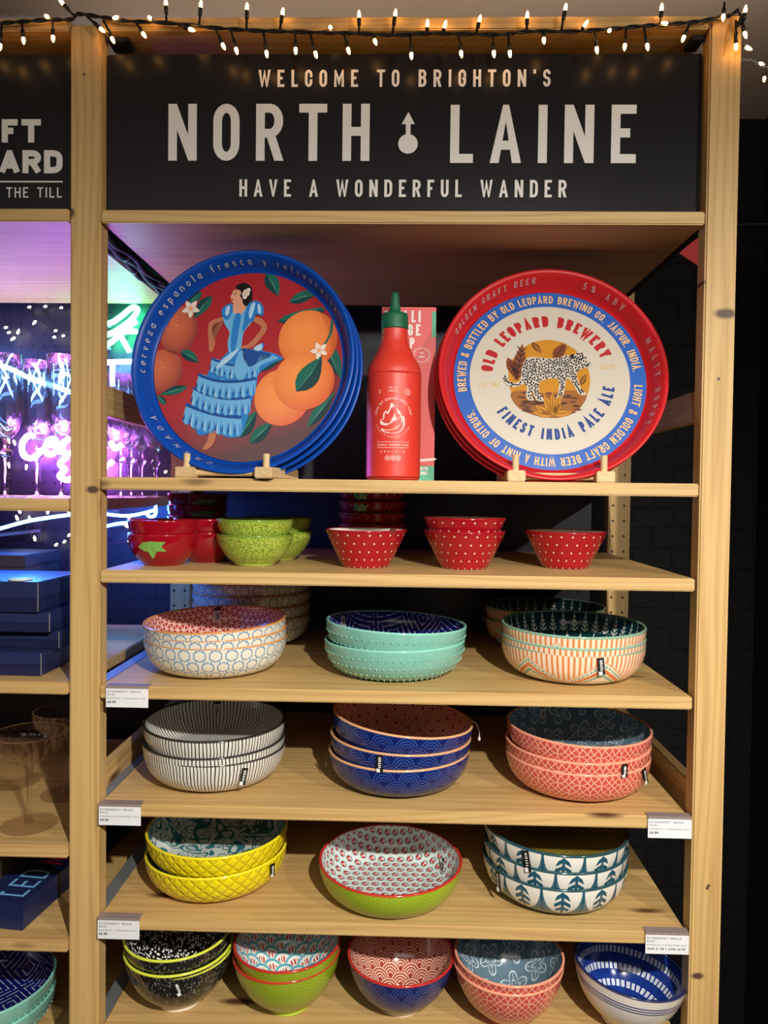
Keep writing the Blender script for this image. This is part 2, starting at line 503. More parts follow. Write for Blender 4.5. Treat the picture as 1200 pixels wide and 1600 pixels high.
for k, z in TOPS.items():
    dp = SD-.004
    obj('shelf_board', BX((.0005, -.002, z-.0190), (.888 if k in ('S0', 'S1', 'S2') else .8855, dp, z), .0018), PX, unit)
for z in (2.1955, 1.9162, 1.4852, 1.2085, .9584, .8132, .58):
    obj('shelf_board', BX((-.937, -.002, z-.019), (-.0480, SD-.004, z), .0018), PX, unit)
for k in ('S4', 'S5', 'S6', 'S7'):
    z = TOPS[k]
    obj('shelf_rail', BX((-.022, .036, z-.03), (-.001, SD-.01, z-.001), .001), STEEL, unit)
obj('side_rail', BX((.8885, .036, 1.8965), (.9000, SD-.01, 1.914), .001), BLACKM, unit)
for x0, x1 in ((.003, .034), (.868, .887)):
    obj('corner_bracket', BX((x0, .012, 2.1690), (x1, .045, 2.176), .001), BLACKM, unit)
# pegboard behind the shelves
def pegboard():
    m = Mat('dark_pegboard', .5)
    c = m.split(m.obj())
    fx, fz = (c[0]*40).fr()-.5, (c[2]*40).fr()-.5
    d = (fx*fx+fz*fz).sqrt()
    m.col(m.mix(d.lt(.13), srgb(36, 36, 48), srgb(3, 3, 4)))
    return m.m
obj('back_panel', BX((-.94, SD+.032, .02), (.862, SD+.042, 2.19), .001), pegboard(), unit)

# ------------------------------------------------------------------ signs
SIGN = Mat('satin_black_board', .33, srgb(27, 26, 29), **{'Specular IOR Level': .17}).m
LETTER = plain('sign_letter_white', (226, 222, 216), .5)
SY = .018
def sign(name, lo, hi, label):
    t = thing(name, label, 'sign', ((lo[0]+hi[0])/2, SY+.006, lo[1]))
    p = obj('panel', BX((lo[0]-t.location.x, -.006, 0), (hi[0]-t.location.x, .006, hi[1]-lo[1]), .0012), SIGN, t)
    return t
def sign_line(sg, s, x0, x1, ytop, ybot, **kw):
    a, b = at(x0, ybot, Y=SY), at(x1, ybot, Y=SY)
    H = (at((x0+x1)/2, ytop, Y=SY)-at((x0+x1)/2, ybot, Y=SY)).z
    bm = bmesh.new()
    W = (b-a).length
    zmid = at((x0+x1)/2, ybot, Y=SY).z
    mp = plane_map((a.x-sg.location.x, -.0066, zmid-sg.location.z), (1, 0, 0), (0, 0, 1))
    text(bm, s, H, mp, width=W, **kw)
    return obj('lettering', bm, LETTER, sg, recalc=False)
ns = sign('sign_board', (.002, 1.9152), (.8865, 2.153), 'long black sign reading North Laine in large white capitals')
sign_line(ns, "WELCOME TO BRIGHTON'S", 404, 860, 109, 136, t=.155, wr=.98)
sign_line(ns, 'NORTH', 263, 577, 162.5, 251.5, t=.155, wr=1.02)
sign_line(ns, 'LAINE', 703, 993, 164, 255, t=.155, wr=1.02)
sign_line(ns, 'HAVE A WONDERFUL WANDER', 374, 885, 281, 308, t=.155, wr=.98)
c = at(637.5, 225, Y=SY)
bm = bmesh.new()
ox, oz = c.x-ns.location.x, c.z-ns.location.z
q = 1/1034
def em(P, k=0): poly(bm, [(ox+x*q, oz+y*q) for x, y in P], 0, lambda x, y, z: Vector((x, -.0066-.00006*k, y)))
em([(15*math.cos(a*PI/16), 15*math.sin(a*PI/16)) for a in range(32)])
em([(-3.6, 10), (3.6, 10), (3.6, 33), (-3.6, 33)], 1)
em([(-10, 30), (10, 30), (0, 48.5)], 2)
obj('arrow_emblem', bm, LETTER, ns, recalc=False)

gs = sign('sign_board', (-.936, 1.9168), (-.0485, 2.153), 'black gift card sign over the neighbouring bay with the neon')
def gline(s, xr, ytop, ybot, **kw):
    H = (at(80, ytop, Y=SY)-at(80, ybot, Y=SY)).z
    a = at(xr, ybot, Y=SY)
    bm = bmesh.new()
    text(bm, s, H, plane_map((a.x-gs.location.x, -.0066, a.z-gs.location.z), (1, 0, 0), (0, 0, 1)), align=1, **kw)
    obj('lettering', bm, LETTER, gs, recalc=False)
gline('GIFT', 63, 186.5, 223, t=.27, wr=1.75, sp=.2)
gline('CARD', 98, 235, 271, t=.27, wr=1.75, sp=.12)
gline('AT THE TILL', 97, 293, 309, t=.13, wr=1.25, sp=.26)
a, b = at(-120, 284, Y=SY), at(98, 284, Y=SY)
obj('underline', BX((a.x-gs.location.x, -.0072, a.z-gs.location.z-.0011), (b.x-gs.location.x, -.006, a.z-gs.location.z+.0011)), LETTER, gs)

# ------------------------------------------------------------------ glaze patterns
def cells_seigaiha(x, y, rows=3, s=.5):
    "fish-scale waves: distance 0..1 from the centre of the front-most scale; x, y in scale radii"
    j = (y/s).fl()
    res = None
    for k in range(0, rows):                       # from the back row to the front row
        jj = j-k
        off = (jj.mod(2.0))*1.0
        cx = (x-off).mod(2.0)-1.0
        dy = y-jj*s
        d = (cx*cx+dy*dy).sqrt()
        res = d if res is None else d.lt(1.0).pick(d, res)
    return res

def pat(name, fn, rough=.16):
    m = Mat(name, rough)
    m.b.inputs['Coat Weight'].default_value = .3
    m.b.inputs['Coat Roughness'].default_value = .08
    u, v, _ = m.uv()
    fn(m, u, v)
    return m.m

CREAM = srgb(226, 220, 204); WHITE = srgb(228, 226, 218)

def hexdist(m, x, y):
    def half(ox, oy):
        return (x-ox).mod(1.0)-.5, (y-oy).mod(1.732)-.866
    ax, ay = half(0.0, 0.0); bx, by = half(.5, .866)
    s = (ax*ax+ay*ay).lt(bx*bx+by*by)
    gx, gy = s.pick(ax, bx).ab(), s.pick(ay, by).ab()
    return gx.mx(gx*.5+gy*.866)
def P_hex(m, u, v):
    d = hexdist(m, u/.0245, v/.0225+.35)
    line = (d-.36).ab().lt(.035).mx((d.gt(.385))*(d.lt(.43)*0+((u/.0245*2).fr()-.5).ab().lt(.06)))
    m.col(m.mix(line, CREAM, srgb(86, 140, 178)))
def tri(m, x, y, w):
    out = None
    for a in (0, 60, 120):
        c, s = math.cos(math.radians(a)), math.sin(math.radians(a))
        fr_ = (x*c+y*s).fr(); d = fr_.mn(1-fr_)
        f = d.lt(w)
        out = f if out is None else out.mx(f)
    return out
def P_asanoha(m, u, v):
    x, y = u/.0108, v/.0108
    m.col(m.mix(tri(m, x, y, .095), srgb(170, 62, 60), srgb(228, 190, 178)))
def P_teal(m, u, v): m.col(m.mix(m.noise(m.xyz(u*30, v*30), 3), srgb(132, 190, 174), srgb(114, 174, 160)))
def P_parquet(m, u, v):
    x, y = u/.046, v/.046
    a = (x+y)*.7; b = (x-y)*.7
    par = (a.fl()+b.fl()).mod(2.0)
    s = par.gt(.5).pick(x, y); t = par.gt(.5).pick(y, x)
    ln = ((s*5).fr()-.5).ab().lt(.075)
    cut = ((t*1.7+(s*5).fl()*.37).fr()).lt(.86)
    m.col(m.mix(ln*cut, srgb(16, 26, 104), srgb(196, 206, 226)))
def P_ferns(m, u, v):
    r = (u*u+v*v).sqrt(); an = v.atan2(u)/(2*PI)
    row = (r/.036).fl()
    n = row*9+9
    fx = ((an*n+row*.5).fr()-.5).ab()*(r/n)*6.28
    fy = (r/.036).fr()
    br = ((fy*4.5-fx*130).fr()).lt(.42)*fx.lt(.0085*(1.05-fy))*fy.gt(.06)
    tr = fx.lt(.0008)
    m.col(m.mix(br.mx(tr*fy.lt(.9)*fy.gt(.05)), srgb(10, 54, 64), srgb(206, 214, 206)))
def P_orange(m, u, v):
    x = u/.0085
    st = (x.fr()).lt(.40).mx(((x+.72).fr()).lt(.10))
    zz = ((u/.122).fr()-.5).ab()*.084
    d = v-.009-zz
    inside = d.gt(0.0)
    b1 = d.gt(.0)*d.lt(.0030); b2 = d.gt(.0050)*d.lt(.0090); b3 = d.gt(.0115)*d.lt(.0185); b4 = d.gt(.0215)*d.lt(.0265)
    base = m.mix(st, srgb(234, 216, 188), srgb(222, 128, 74))
    base = m.mix(inside, base, srgb(234, 220, 194))
    base = m.mix(b2*(((u/.006).fr()).lt(.7)), base, srgb(112, 168, 150))
    base = m.mix(b3.mx(b1*0.6), base, srgb(222, 122, 70))
    base = m.mix(b4, base, srgb(120, 176, 150))
    m.col(m.mix(v.lt(.0025), base, srgb(120, 160, 140)))
def wav(m, u, v, k): return (u/k+m.noise(m.xyz(u*40, v*26), 1.0, 1)*1.1)
def P_bwout(m, u, v):
    x = wav(m, u, v, .0056)
    m.col(m.mix(((x.fr())-.5).ab().lt(.15), srgb(222, 218, 208), srgb(28, 26, 26)))
def P_bwin(m, u, v):
    r = (u*u+v*v).sqrt(); an = v.atan2(u)/(2*PI)
    x = an*112+m.noise(m.xyz(u*25, v*25), 1.0, 1)*1.5
    m.col(m.mix((x.fr()-.5).ab().lt(.15+.0), srgb(206, 204, 198), srgb(40, 38, 38)))
def P_navy(m, u, v):
    d = cells_seigaiha(u/.0195, 4.0-v/.0195, 2, .76).mn(.999)
    ring = ((d*4.4).fr())
    m.col(m.mix(ring.gt(.62), srgb(14, 30, 94), srgb(52, 80, 150)))
    m.bump((ring-.5).ab(), .5, .0015)
def P_rust(m, u, v):
    d = cells_seigaiha(u/.0185, v/.0185, 2, .66).mn(.999)
    ring = ((d*4.2).fr())
    m.col(m.mix(ring.gt(.5), srgb(150, 56, 46), srgb(224, 184, 164)))
def shippo(m, x, y):
    fx, fy = x.fr(), y.fr()
    o = None
    for cx in (0.0, 1.0):
        for cy in (0.0, 1.0):
            a, b = fx-cx, fy-cy
            d = ((a*a+b*b).sqrt()-.707).ab()
            o = d if o is None else o.mn(d)
    dg = (fx-fy).ab().mn((fx+fy-1).ab())*.707
    return o, dg
def P_coral(m, u, v):
    x, y = (u+v*1.0)/.033, (u-v*1.0)/.033
    o, dg = shippo(m, x, y)
    ed = x.fr().mn(1-x.fr()).mn(y.fr()).mn(1-y.fr())
    ln = o.lt(.032).mx(ed.lt(.034))
    m.col(m.mix(ln, srgb(202, 80, 70), srgb(236, 172, 148)))
    m.bump(o.mn(ed).mn(.15), .4, .0012)
def flower(m, u, v, sc, k=5):
    x, y = u/sc, v/sc
    row = y.fl()
    fx = (x+row*.5).fr()-.5; fy = y.fr()-.5
    an = fy.atan2(fx); d = (fx*fx+fy*fy).sqrt()
    pet = ((an*k/2+row).cos().ab())
    l1 = (d-(.20+pet*.26)).ab().lt(.026)
    l2 = (d-(.08+pet*.13)).ab().lt(.020)
    vein = ((an*k/2+row).sin().ab().lt(.07))*d.lt(.4)*d.gt(.12)
    return l1.mx(l2).mx(vein)
def P_greyflower(m, u, v): m.col(m.mix(flower(m, u, v, .052), srgb(92, 116, 132), srgb(188, 200, 206)))
def P_yellow(m, u, v):
    x, y = (u+v*1.0)/.0205, (u-v*1.0)/.0205
    ed = x.fr().mn(1-x.fr()).mn(y.fr()).mn(1-y.fr())
    m.col(m.mix(ed.lt(.06), srgb(232, 212, 20), srgb(214, 190, 14)))
    m.bump(ed.mn(.25), .9, .006)
def P_arabesque(m, u, v):
    n = m.noise(m.xyz(u*21, v*21), 1.0, 1.0, .4, 1.1)
    ln = ((n*6.5).fr()-.5).ab().lt(.17)
    fl = flower(m, u, v, .06, 6)
    m.col(m.mix(ln.mx(fl), srgb(204, 212, 206), srgb(48, 112, 120)))
def P_motif(m, u, v):
    x, y = u/.0165, v/.0155
    row = y.fl()
    fx = (x+row*.5).fr()-.5; fy = y.fr()-.5
    d = (fx*fx+fy*fy*1.1).sqrt()
    ring = d.gt(.36)*d.lt(.43)
    dark = d.gt(.27)*d.lt(.34)
    red = d.lt(.27)*((fx*.8-fy).ab().gt(.06))
    base = m.mix(ring, srgb(214, 220, 216), srgb(128, 178, 184))
    base = m.mix(dark, base, srgb(112, 60, 78))
    m.col(m.mix(red*(fx+fy*.5).lt(.12), base, srgb(196, 44, 46)))
def P_fans(m, u, v):
    x, y = u/.020, v/.020
    d = cells_seigaiha(x, y)
    rings = d.gt(.78)*d.lt(.97)
    fx = (x.mod(2.0)-1.0); red = d.lt(.55)*d.gt(.12)*(((d*0+fx*3.3).fr()).lt(.5))
    base = m.mix(rings, srgb(220, 222, 216), srgb(86, 164, 178))
    m.col(m.mix(red, base, srgb(196, 50, 46)))
def P_lime(m, u, v):
    d = cells_seigaiha(u/.006, 2.0-v/.006)
    m.col(m.mix(d.gt(.85), srgb(160, 184, 42), srgb(132, 158, 30)))
    m.bump(d, .5, .0012)
def P_trees(m, u, v):
    T = .0635
    fx = ((u/T).fr()-.5)
    ax = fx.ab()
    y = v/.050                                          # 0 at the rim .. 1 low on the wall
    inside = ((ax/.47)*(ax/.47)+(y/.92)*(y/.92)).lt(1.0)
    yy = (y-.06)/.76
    br = ((yy*3.2-ax*3.4).fr()).lt(.62)*ax.lt(.07+.40*yy.mx(0.0)*(1.15-yy).mx(.2))*yy.gt(0.0)*yy.lt(1.0)
    tr = ax.lt(.035)*yy.gt(.0)*yy.lt(1.12)
    lines = ((y*13).fr()).lt(.22)*ax.lt(.47)
    base = m.mix(lines, srgb(30, 84, 104), srgb(150, 176, 182))
    base = m.mix(inside, base, srgb(228, 224, 214))
    base = m.mix((br.mx(tr))*inside, base, srgb(30, 84, 104))
    m.col(m.mix(v.lt(.0022), base, srgb(30, 74, 84)))
def P_olive(m, u, v):
    d = cells_seigaiha(u/.0065, v/.0065)
    m.col(m.mix(d.gt(.74), srgb(158, 138, 58), srgb(106, 88, 32)))
    m.bump(d, .4, .001)
def P_blackin(m, u, v):
    r = (u*u+v*v).sqrt(); an = v.atan2(u)
    d = m.voro(m.xyz(u*210, v*210), 1.0, 'F1', .8)
    m.col(m.mix(d.lt(.43), srgb(20, 20, 20), srgb(222, 220, 214)))
def P_blackout(m, u, v):
    d = m.voro(m.xyz(u*260, v*160), 1.0, 'F1', .8)
    m.col(m.mix(d.lt(.38), srgb(22, 22, 22), srgb(112, 110, 104)))
def P_bluedash(m, u, v):
    r = (u*u+v*v).sqrt(); an = v.atan2(u)/(2*PI)
    k = r/.0245
    row = k.fl()
    band = (k.fr()-.5).ab().lt(.2)
    dash = ((an*(row*15+12)+m.noise(m.xyz(u*60, v*60), 1.0, 1)*.5).fr()).lt(.66)
    m.col(m.mix(band*dash, srgb(22, 52, 134), srgb(206, 212, 222)))
def P_stripes(m, u, v):
    l = (v-.016).ab().lt(.0011).mx((v-.0205).ab().lt(.0011)).mx((v-.025).ab().lt(.0011))
    m.col(m.mix(l, srgb(220, 212, 202), srgb(34, 46, 112)))
def P_melon(m, u, v):
    d = m.voro(m.xyz(u*330, v*330), 1.0, 'F1', .6)
    m.col(m.mix(d.lt(.40), srgb(160, 180, 70), srgb(84, 108, 32)))
    m.bump(1-d, .4, .001)
def P_straw(m, u, v):
    x, y = u/.0185, v/.0145
    row = y.fl()
    fx = ((x+row*.5).fr()-.5)*1.28; fy = y.fr()-.5
    d = (fx*fx+fy*fy).sqrt()
    m.col(m.mix(d.lt(.115)*v.gt(.006), srgb(160, 16, 30), srgb(230, 200, 190)))
    m.bump(d.mn(.2), .5, .0015)
PAT = {k[2:]: pat('glaze_'+k[2:], f) for k, f in list(globals().items()) if k.startswith('P_')}
def plainglaze(n, *rgb): return Mat('glaze_'+n, .14, srgb(*rgb), **{'Coat Weight': .3, 'Coat Roughness': .08}).m
G_WHITE = plainglaze('white', 226, 224, 216); G_RED = plainglaze('tomato_red', 148, 12, 30)
G_PALE = plainglaze('cream_foot', 222, 210, 186)

# ------------------------------------------------------------------ bowls
def bowl(kind, prof, th, outer, inner, rim, label, group, foot=None, n=96, wob=None, dots=None, cat='bowl'):
    """prof: outer wall from the foot to the rim [(r, z)]; th: wall thickness"""
    P = [Vector((p[0], p[1], 0)) for p in prof]
    S = smooth_path(P, 5)
    S = [(p.x, p.y) for p in S]
    R, H = S[-1]
    t = thing(kind, label, cat, group=group)
    # outer wall, from rim down to the foot ring and under
    down = S[::-1]
    L = [0]
    for a, b in zip(down, down[1:]): L.append(L[-1]+math.hypot(a[0]-b[0], a[1]-b[1]))
    fr = down[-1][0]
    extra = [(fr-.004, 0), (fr-.005, .002), (0, .0025)]
    prof_o = down+extra
    Lo = L+[L[-1]+.004, L[-1]+.006, L[-1]+.03]
    bm = lathe(bmesh.new(), prof_o, n, lambda a, j: (a*R, Lo[j]), wob)
    if foot:
        zf = foot[0]
        for f in bm.faces:
            if f.calc_center_median().z < zf: f.material_index = 1
    if dots:
        for row, (frac, cnt) in enumerate(dots):
            k = next(i for i in range(len(L)) if L[i] >= frac*L[-1])
            r0, z0 = down[k]
            for i in range(cnt):
                a = 2*PI*(i+.5*(row % 2))/cnt
                bmesh.ops.create_icosphere(bm, subdivisions=1, radius=.0019, matrix=Matrix.Translation((r0*math.cos(a), r0*math.sin(a), z0)))
    obj('outer_wall', bm, [outer, foot[1]] if foot else outer, t, True)
    # rim: a rounded lip
    lip = [(R-.0002, H-.0018), (R+.0002, H-.0004), (R-th*.25, H+.0011), (R-th*.75, H+.0011), (R-th-.0002, H-.0004), (R-th, H-.0018)]
    obj('rim', lathe(bmesh.new(), lip, n, None, wob), rim, t, True)
    # inside glaze
    ins = [(max(0, p[0]-th), max(p[1], th*1.1)) for p in down]
    ins = [p for i, p in enumerate(ins) if i == 0 or p[1] < ins[i-1][1]-1e-5]
    ins.append((ins[-1][0]*.5, th*1.05)); ins.append((0, th*1.05))
    Li = [0]
    for a, b in zip(ins, ins[1:]): Li.append(Li[-1]+math.hypot(a[0]-b[0], a[1]-b[1]))
    tot = Li[-1]
    obj('interior', lathe(bmesh.new(), ins, n, lambda a, j: ((tot-Li[j])*math.cos(a), (tot-Li[j])*math.sin(a)), wob), inner, t, True)
    t['_r'] = R; t['_h'] = H
    return t

LOW = [(.074, 0), (.082, .0025), (.096, .009), (.1085, .0225), (.1148, .040), (.1165, .055)]
DEEP = [(.0355, 0), (.0358, .0075), (.052, .018), (.070, .038), (.081, .062), (.0865, .086)]
CUP = [(.030, 0), (.034, .004), (.046, .016), (.054, .034), (.0565, .050)]
STRAW = [(.036, 0), (.039, .003), (.049, .022), (.060, .045), (.0665, .060)]
MELON = [(.030, 0), (.034, .004), (.048, .017), (.058, .034), (.0625, .050)]

TAGM = plain('tag_black', (16, 15, 15), .5); TAGW = plain('tag_white', (228, 226, 222), .5)
def swing_tag(parent, ang, R, ztop, length=.026, width=.010, lean=.0):
    "black label strip hanging over the rim, brand lettering reading downwards"
    b = bmesh.new()
    box(b, (-width/2, 0, -length), (width/2, .0006, 0))
    o = obj('label_strip', b, TAGM, parent)
    b = bmesh.new()
    text(b, 'MIKASA', width*.42, plane_map((-width*.2, -.0004, -.0035), (0, 0, -1), (1, 0, 0)), width=length*.62, t=.2, wr=1.1)
    box(b, (-width/2, -.0006, -length), (width/2*.1, 0, -length*.8))
    c = obj('lettering', b, TAGW, o, recalc=False)
    a = math.radians(ang)
    M = Matrix.Translation(((R+.0035)*math.cos(a), (R+.0035)*math.sin(a), ztop)) @ Matrix.Rotation(a+PI/2, 4, 'Z') @ Matrix.Rotation(lean, 4, 'Y')
    o.matrix_local = M
    return o
def sticker(parent, ang, R, H, w=.011, h=.026):
    "barcode sticker inside the wall"
    b = bmesh.new(); box(b, (-w/2, 0, -h/2), (w/2, .0005, h/2))
    o = obj('barcode_sticker', b, plain('sticker_film', (196, 188, 180), .3), parent)
    b = bmesh.new()
    for i in range(9): box(b, (-w*.32, -.0002, -h*.35+i*h*.055), (w*.32, 0, -h*.35+i*h*.055+h*(.018+.014*(i % 3))))
    box(b, (-w/2, -.0002, h*.28), (w/2, 0, h*.5))
    obj('barcode', b, TAGM, o)
    a = math.radians(ang)
    o.matrix_local = Matrix.Translation((R*math.cos(a), R*math.sin(a), H)) @ Matrix.Rotation(a-PI/2, 4, 'Z') @ Matrix.Rotation(-.12, 4, 'X')

def stack(proto, x, y, z, steps, labels, group):
    """steps: [(height above the shelf, tilt about Y deg, tilt about X deg, turn)] from the lowest up; the first is the original"""
    out = []
    for i, (dz, ty, tx, rz) in enumerate(steps):
        loc = (x, y, z+dz); rot = (math.radians(tx), math.radians(ty), math.radians(rz))
        if i == 0:
            proto.location = loc; proto.rotation_euler = rot; proto['label'] = labels[0]; o = proto
            if group: proto['group'] = group
        else: o = dup(proto, loc, rot, labels[i], group)
        out.append(o)
    return out
R_ORG = plainglaze('rim_orange', 214, 140, 64); R_TEAL = plainglaze('rim_teal', 140, 208, 190); R_BLK = plainglaze('rim_black', 30, 28, 28)
R_TAN = plainglaze('rim_tan', 226, 168, 118); R_YEL = plainglaze('rim_yellow', 236, 220, 40); R_RED = plainglaze('rim_red', 190, 46, 40)
R_GRN = plainglaze('rim_dark_green', 40, 76, 84); R_CORAL = plainglaze('rim_coral', 232, 156, 128); R_LIME = plainglaze('rim_lime_yellow', 214, 222, 70); R_NAVY = plainglaze('rim_navy', 26, 36, 84); R_SAGE = plainglaze('rim_sage', 140, 176, 152)
Z = TOPS

def three(what): return [f'lowest of the three {what}', f'middle of the three {what}', f'topmost of the three {what}']
e = .0004
# shelf of hexagon, turquoise and orange striped bowls
p = bowl('serving_bowl', LOW, .0045, PAT['hex'], PAT['asanoha'], R_ORG, '', '')
s = stack(p, .146, .127, Z['S4']+e, [(0, 0, 0, 0), (.014, -.8, .5, 33), (.0285, -2.0, 2.0, 10)], three('white bowls with blue hexagon lines at the front of the shelf'), 'white hexagon bowls')
sticker(s[2], 92, .1075, .040)
XH = at(485, 950, Y=.374).x-.1165
p2 = dup(p, (XH, .374, Z['S4']+e), (0, 0, 0), 'lowest blue hexagon bowl in the dim stack behind the front three', 'hexagon bowls at the back')
for i in range(1, 4): dup(p, (XH, .374, Z['S4']+e+.0225*i), (0, 0, i), ['', 'second hexagon bowl up in the dim stack at the back', 'third hexagon bowl up in the dim stack at the back', 'topmost hexagon bowl of the dim stack at the back'][i], 'hexagon bowls at the back')
p = bowl('serving_bowl', LOW, .0045, PAT['teal'], PAT['parquet'], R_TEAL, '', '', dots=[(.16, 64), (.36, 64), (.55, 60), (.74, 56), (.9, 50)])
s = stack(p, .4435, .131, Z['S4']+e, [(0, -.5, 0, 0), (.0275, 2.2, .6, 20)], ['lower of the two turquoise dotted bowls', 'upper turquoise dotted bowl with navy dashed inside'], 'turquoise dotted bowls')
sticker(s[1], 128, .109, .042)
p = bowl('serving_bowl', LOW, .0045, PAT['orange'], PAT['ferns'], R_SAGE, '', '')
s = stack(p, .7370, .133, Z['S4']+e, [(0, 0, 0, 12), (.0115, -1.2, .5, 60), (.0295, -1.0, 1.2, 36)], three('orange and cream striped bowls at the front'), 'orange striped bowls')
swing_tag(s[0], 266, .1165, .052, lean=-.12)
XO = at(757, 980, Y=.374).x+.1165
for i in range(2): dup(p, (XO, .374, Z['S4']+e+.0235*i), (0, 0, 30*i), ['lower orange striped bowl in the shadow at the back', 'upper orange striped bowl in the shadow at the back'][i], 'orange striped bowls at the back')
# shelf of black lined, navy wave and coral bowls
p = bowl('serving_bowl', LOW, .0045, PAT['bwout'], PAT['bwin'], R_BLK, '', '')
s = stack(p, .145, .127, Z['S5']+e, [(0, .8, 0, 0), (.0125, -.9, .6, 33), (.0400, 0, 1.5, 10)], three('white bowls with fine black lines'), 'black lined bowls')
swing_tag(s[0], 306, .1165, .048, lean=.2); sticker(s[2], 92, .1085, .038)
p = bowl('serving_bowl', LOW, .0045, PAT['navy'], PAT['rust'], R_TAN, '', '')
s = stack(p, .4530, .1235, Z['S5']+e, [(0, -.6, 0, 0), (.0230, 2.0, .6, 33), (.0530, 5.6, 1.5, 15)], three('navy wave bowls with rust inside'), 'navy wave bowls')
swing_tag(s[1], 222, .1165, .054, lean=-.05); swing_tag(s[0], 190, .1165, .056, lean=.15, length=.03)
b = tube(bmesh.new(), smooth_path([(.1165, -.01, .054), (.125, -.012, .049), (.1325, -.012, .036), (.134, -.012, .026)], 5), .0006, 6)
obj('tag_string', box(b, (.1325, -.014, .021), (.1355, -.010, .026)), TAGW, s[2])
p = bowl('serving_bowl', LOW, .0045, PAT['coral'], PAT['greyflower'], R_CORAL, '', '')
s = stack(p, .7460, .1225, Z['S5']+e, [(0, -.5, 0, 0), (.0195, -1.0, .4, 33), (.0450, .8, 1.2, 15)], three('coral lattice bowls with grey inside'), 'coral lattice bowls')
swing_tag(s[1], 260, .1165, .054, lean=.0, length=.02); swing_tag(s[0], 314, .1165, .056, lean=-.35); sticker(s[2], 96, .1085, .040)
# shelf of yellow, lime and tree bowls
p = bowl('serving_bowl', LOW, .0045, PAT['yellow'], PAT['arabesque'], R_YEL, '', '')
s = stack(p, .1510, .126, Z['S6']+e, [(0, -1.6, 0, 0), (.0350, -.8, 1.0, 33)], ['lower of the two yellow quilted bowls', 'upper yellow quilted bowl with teal scrollwork inside'], 'yellow quilted bowls')
swing_tag(s[0], 330, .1165, .052, length=.02)
p = bowl('serving_bowl', LOW, .0045, PAT['lime'], PAT['motif'], R_RED, 'single low lime green bowl with red and white patterned inside', '')
p.pop('group', None)
p.location = (.4410, .1000, Z['S6']+e); p.rotation_euler = (math.radians(2), 0, 0)
sticker(p, 22, .094, .024)
p = bowl('serving_bowl', LOW, .0045, PAT['trees'], PAT['olive'], R_GRN, '', '')
s = stack(p, .7110, .120, Z['S6']+e, [(0, 0, 0, 0), (.0265, .3, .3, 10), (.0525, 1.0, .8, 31)], three('teal and white tree patterned bowls'), 'tree patterned bowls')
swing_tag(s[2], 206, .1165, .054, lean=-.2, length=.032); swing_tag(s[0], 212, .1165, .056, lean=-.2, length=.03)
# bottom shelf of deep bowls
p = bowl('deep_bowl', DEEP, .004, PAT['blackout'], PAT['blackin'], R_LIME, '', '', foot=(.0085, G_PALE))
s = stack(p, .1010, .083, Z['S7']+e, [(0, -.5, 0, 0), (.006, -1.5, 0, 40), (.0315, -2.0, 1.5, 10)], three('deep black bowls with yellow rims'), 'deep black bowls')
swing_tag(s[0], 282, .0865, .083, length=.022, lean=-.4)
p = bowl('deep_bowl', DEEP, .004, PAT['lime'], PAT['fans'], R_RED, '', '', foot=(.0085, plainglaze('lime_foot', 176, 196, 60)))
s = stack(p, .2790, .081, Z['S7']+e, [(0, -2.5, 0, 0), (.0200, -2.0, 1.0, 20)], ['lower of the two deep lime bowls with red rims', 'upper deep lime bowl with red rim and fan patterned inside'], 'deep lime bowls')
p = bowl('deep_bowl', DEEP, .004, PAT['navy'], PAT['rust'], R_RED, 'single deep navy bowl with pink wave pattern inside', '', foot=(.0085, G_PALE))
p.pop('group', None); p.location = (.4600, .088, Z['S7']+e); p.rotation_euler = (math.radians(2), 0, 0)
p = bowl('deep_bowl', DEEP, .004, PAT['coral'], PAT['greyflower'], R_CORAL, '', '')
s = stack(p, .6320, .068, Z['S7']+e, [(0, -1.0, 0, 0), (.0145, -.5, .5, 20)], ['lower of the two deep coral bowls', 'upper deep coral bowl with grey flower lined inside'], 'deep coral bowls')
sticker(s[1], 122, .077, .062)
p = bowl('deep_bowl', DEEP, .004, PAT['stripes'], PAT['bluedash'], R_NAVY, 'deep white bowl with navy stripes and blue dashed inside', '')
p.pop('group', None); p.location = (.8130, .063, Z['S7']+.002); p.rotation_euler = (0, math.radians(6), 0)

# upper shelf of fruit bowls
LEAFG = plainglaze('leaf_green', 120, 172, 84)
def star_leaf(parent, R0, zc, ang=270):
    P = [(-.0225, .0005), (-.013, .0075), (-.003, .0092), (.010, .0088), (.021, .0085), (.0145, .001), (.0225, -.0065), (.0075, -.0062), (.0015, -.017), (-.0022, -.017), (-.0058, -.007), (-.013, -.006)]
    b = bmesh.new()
    def mp(x, y, z):
        zz = zc+y
        pr = [p for p in CUP]
        r = next((a[0]+(c_[0]-a[0])*(zz-a[1])/(c_[1]-a[1]) for a, c_ in zip(pr, pr[1:]) if a[1] <= zz <= c_[1]), R0)
        a = math.radians(ang)+x/R0
        return Vector(((r+.0030+z)*math.cos(a), (r+.0030+z)*math.sin(a), zz))
    poly(b, P, 0, mp)
    bmesh.ops.subdivide_edges(b, edges=b.edges[:], cuts=2)
    for v in b.verts: pass
    g = bmesh.ops.solidify(b, geom=b.faces[:], thickness=-.0016)
    obj('leaf', b, LEAFG, parent)
p = bowl('fruit_bowl', CUP, .004, G_RED, G_RED, G_RED, '', '')
t1 = dup(p, (.0665, .0945, Z['S3']+.0225), (0, 0, 0), 'upper red tomato bowl, nested on the one with the green leaf', 'red tomato bowls at the front')
t2 = dup(p, (.119, .165, Z['S3']+e), (0, 0, 0), 'lower red tomato bowl just behind the leaf fronted pair, beside the green bowls', 'red tomato bowls further back')
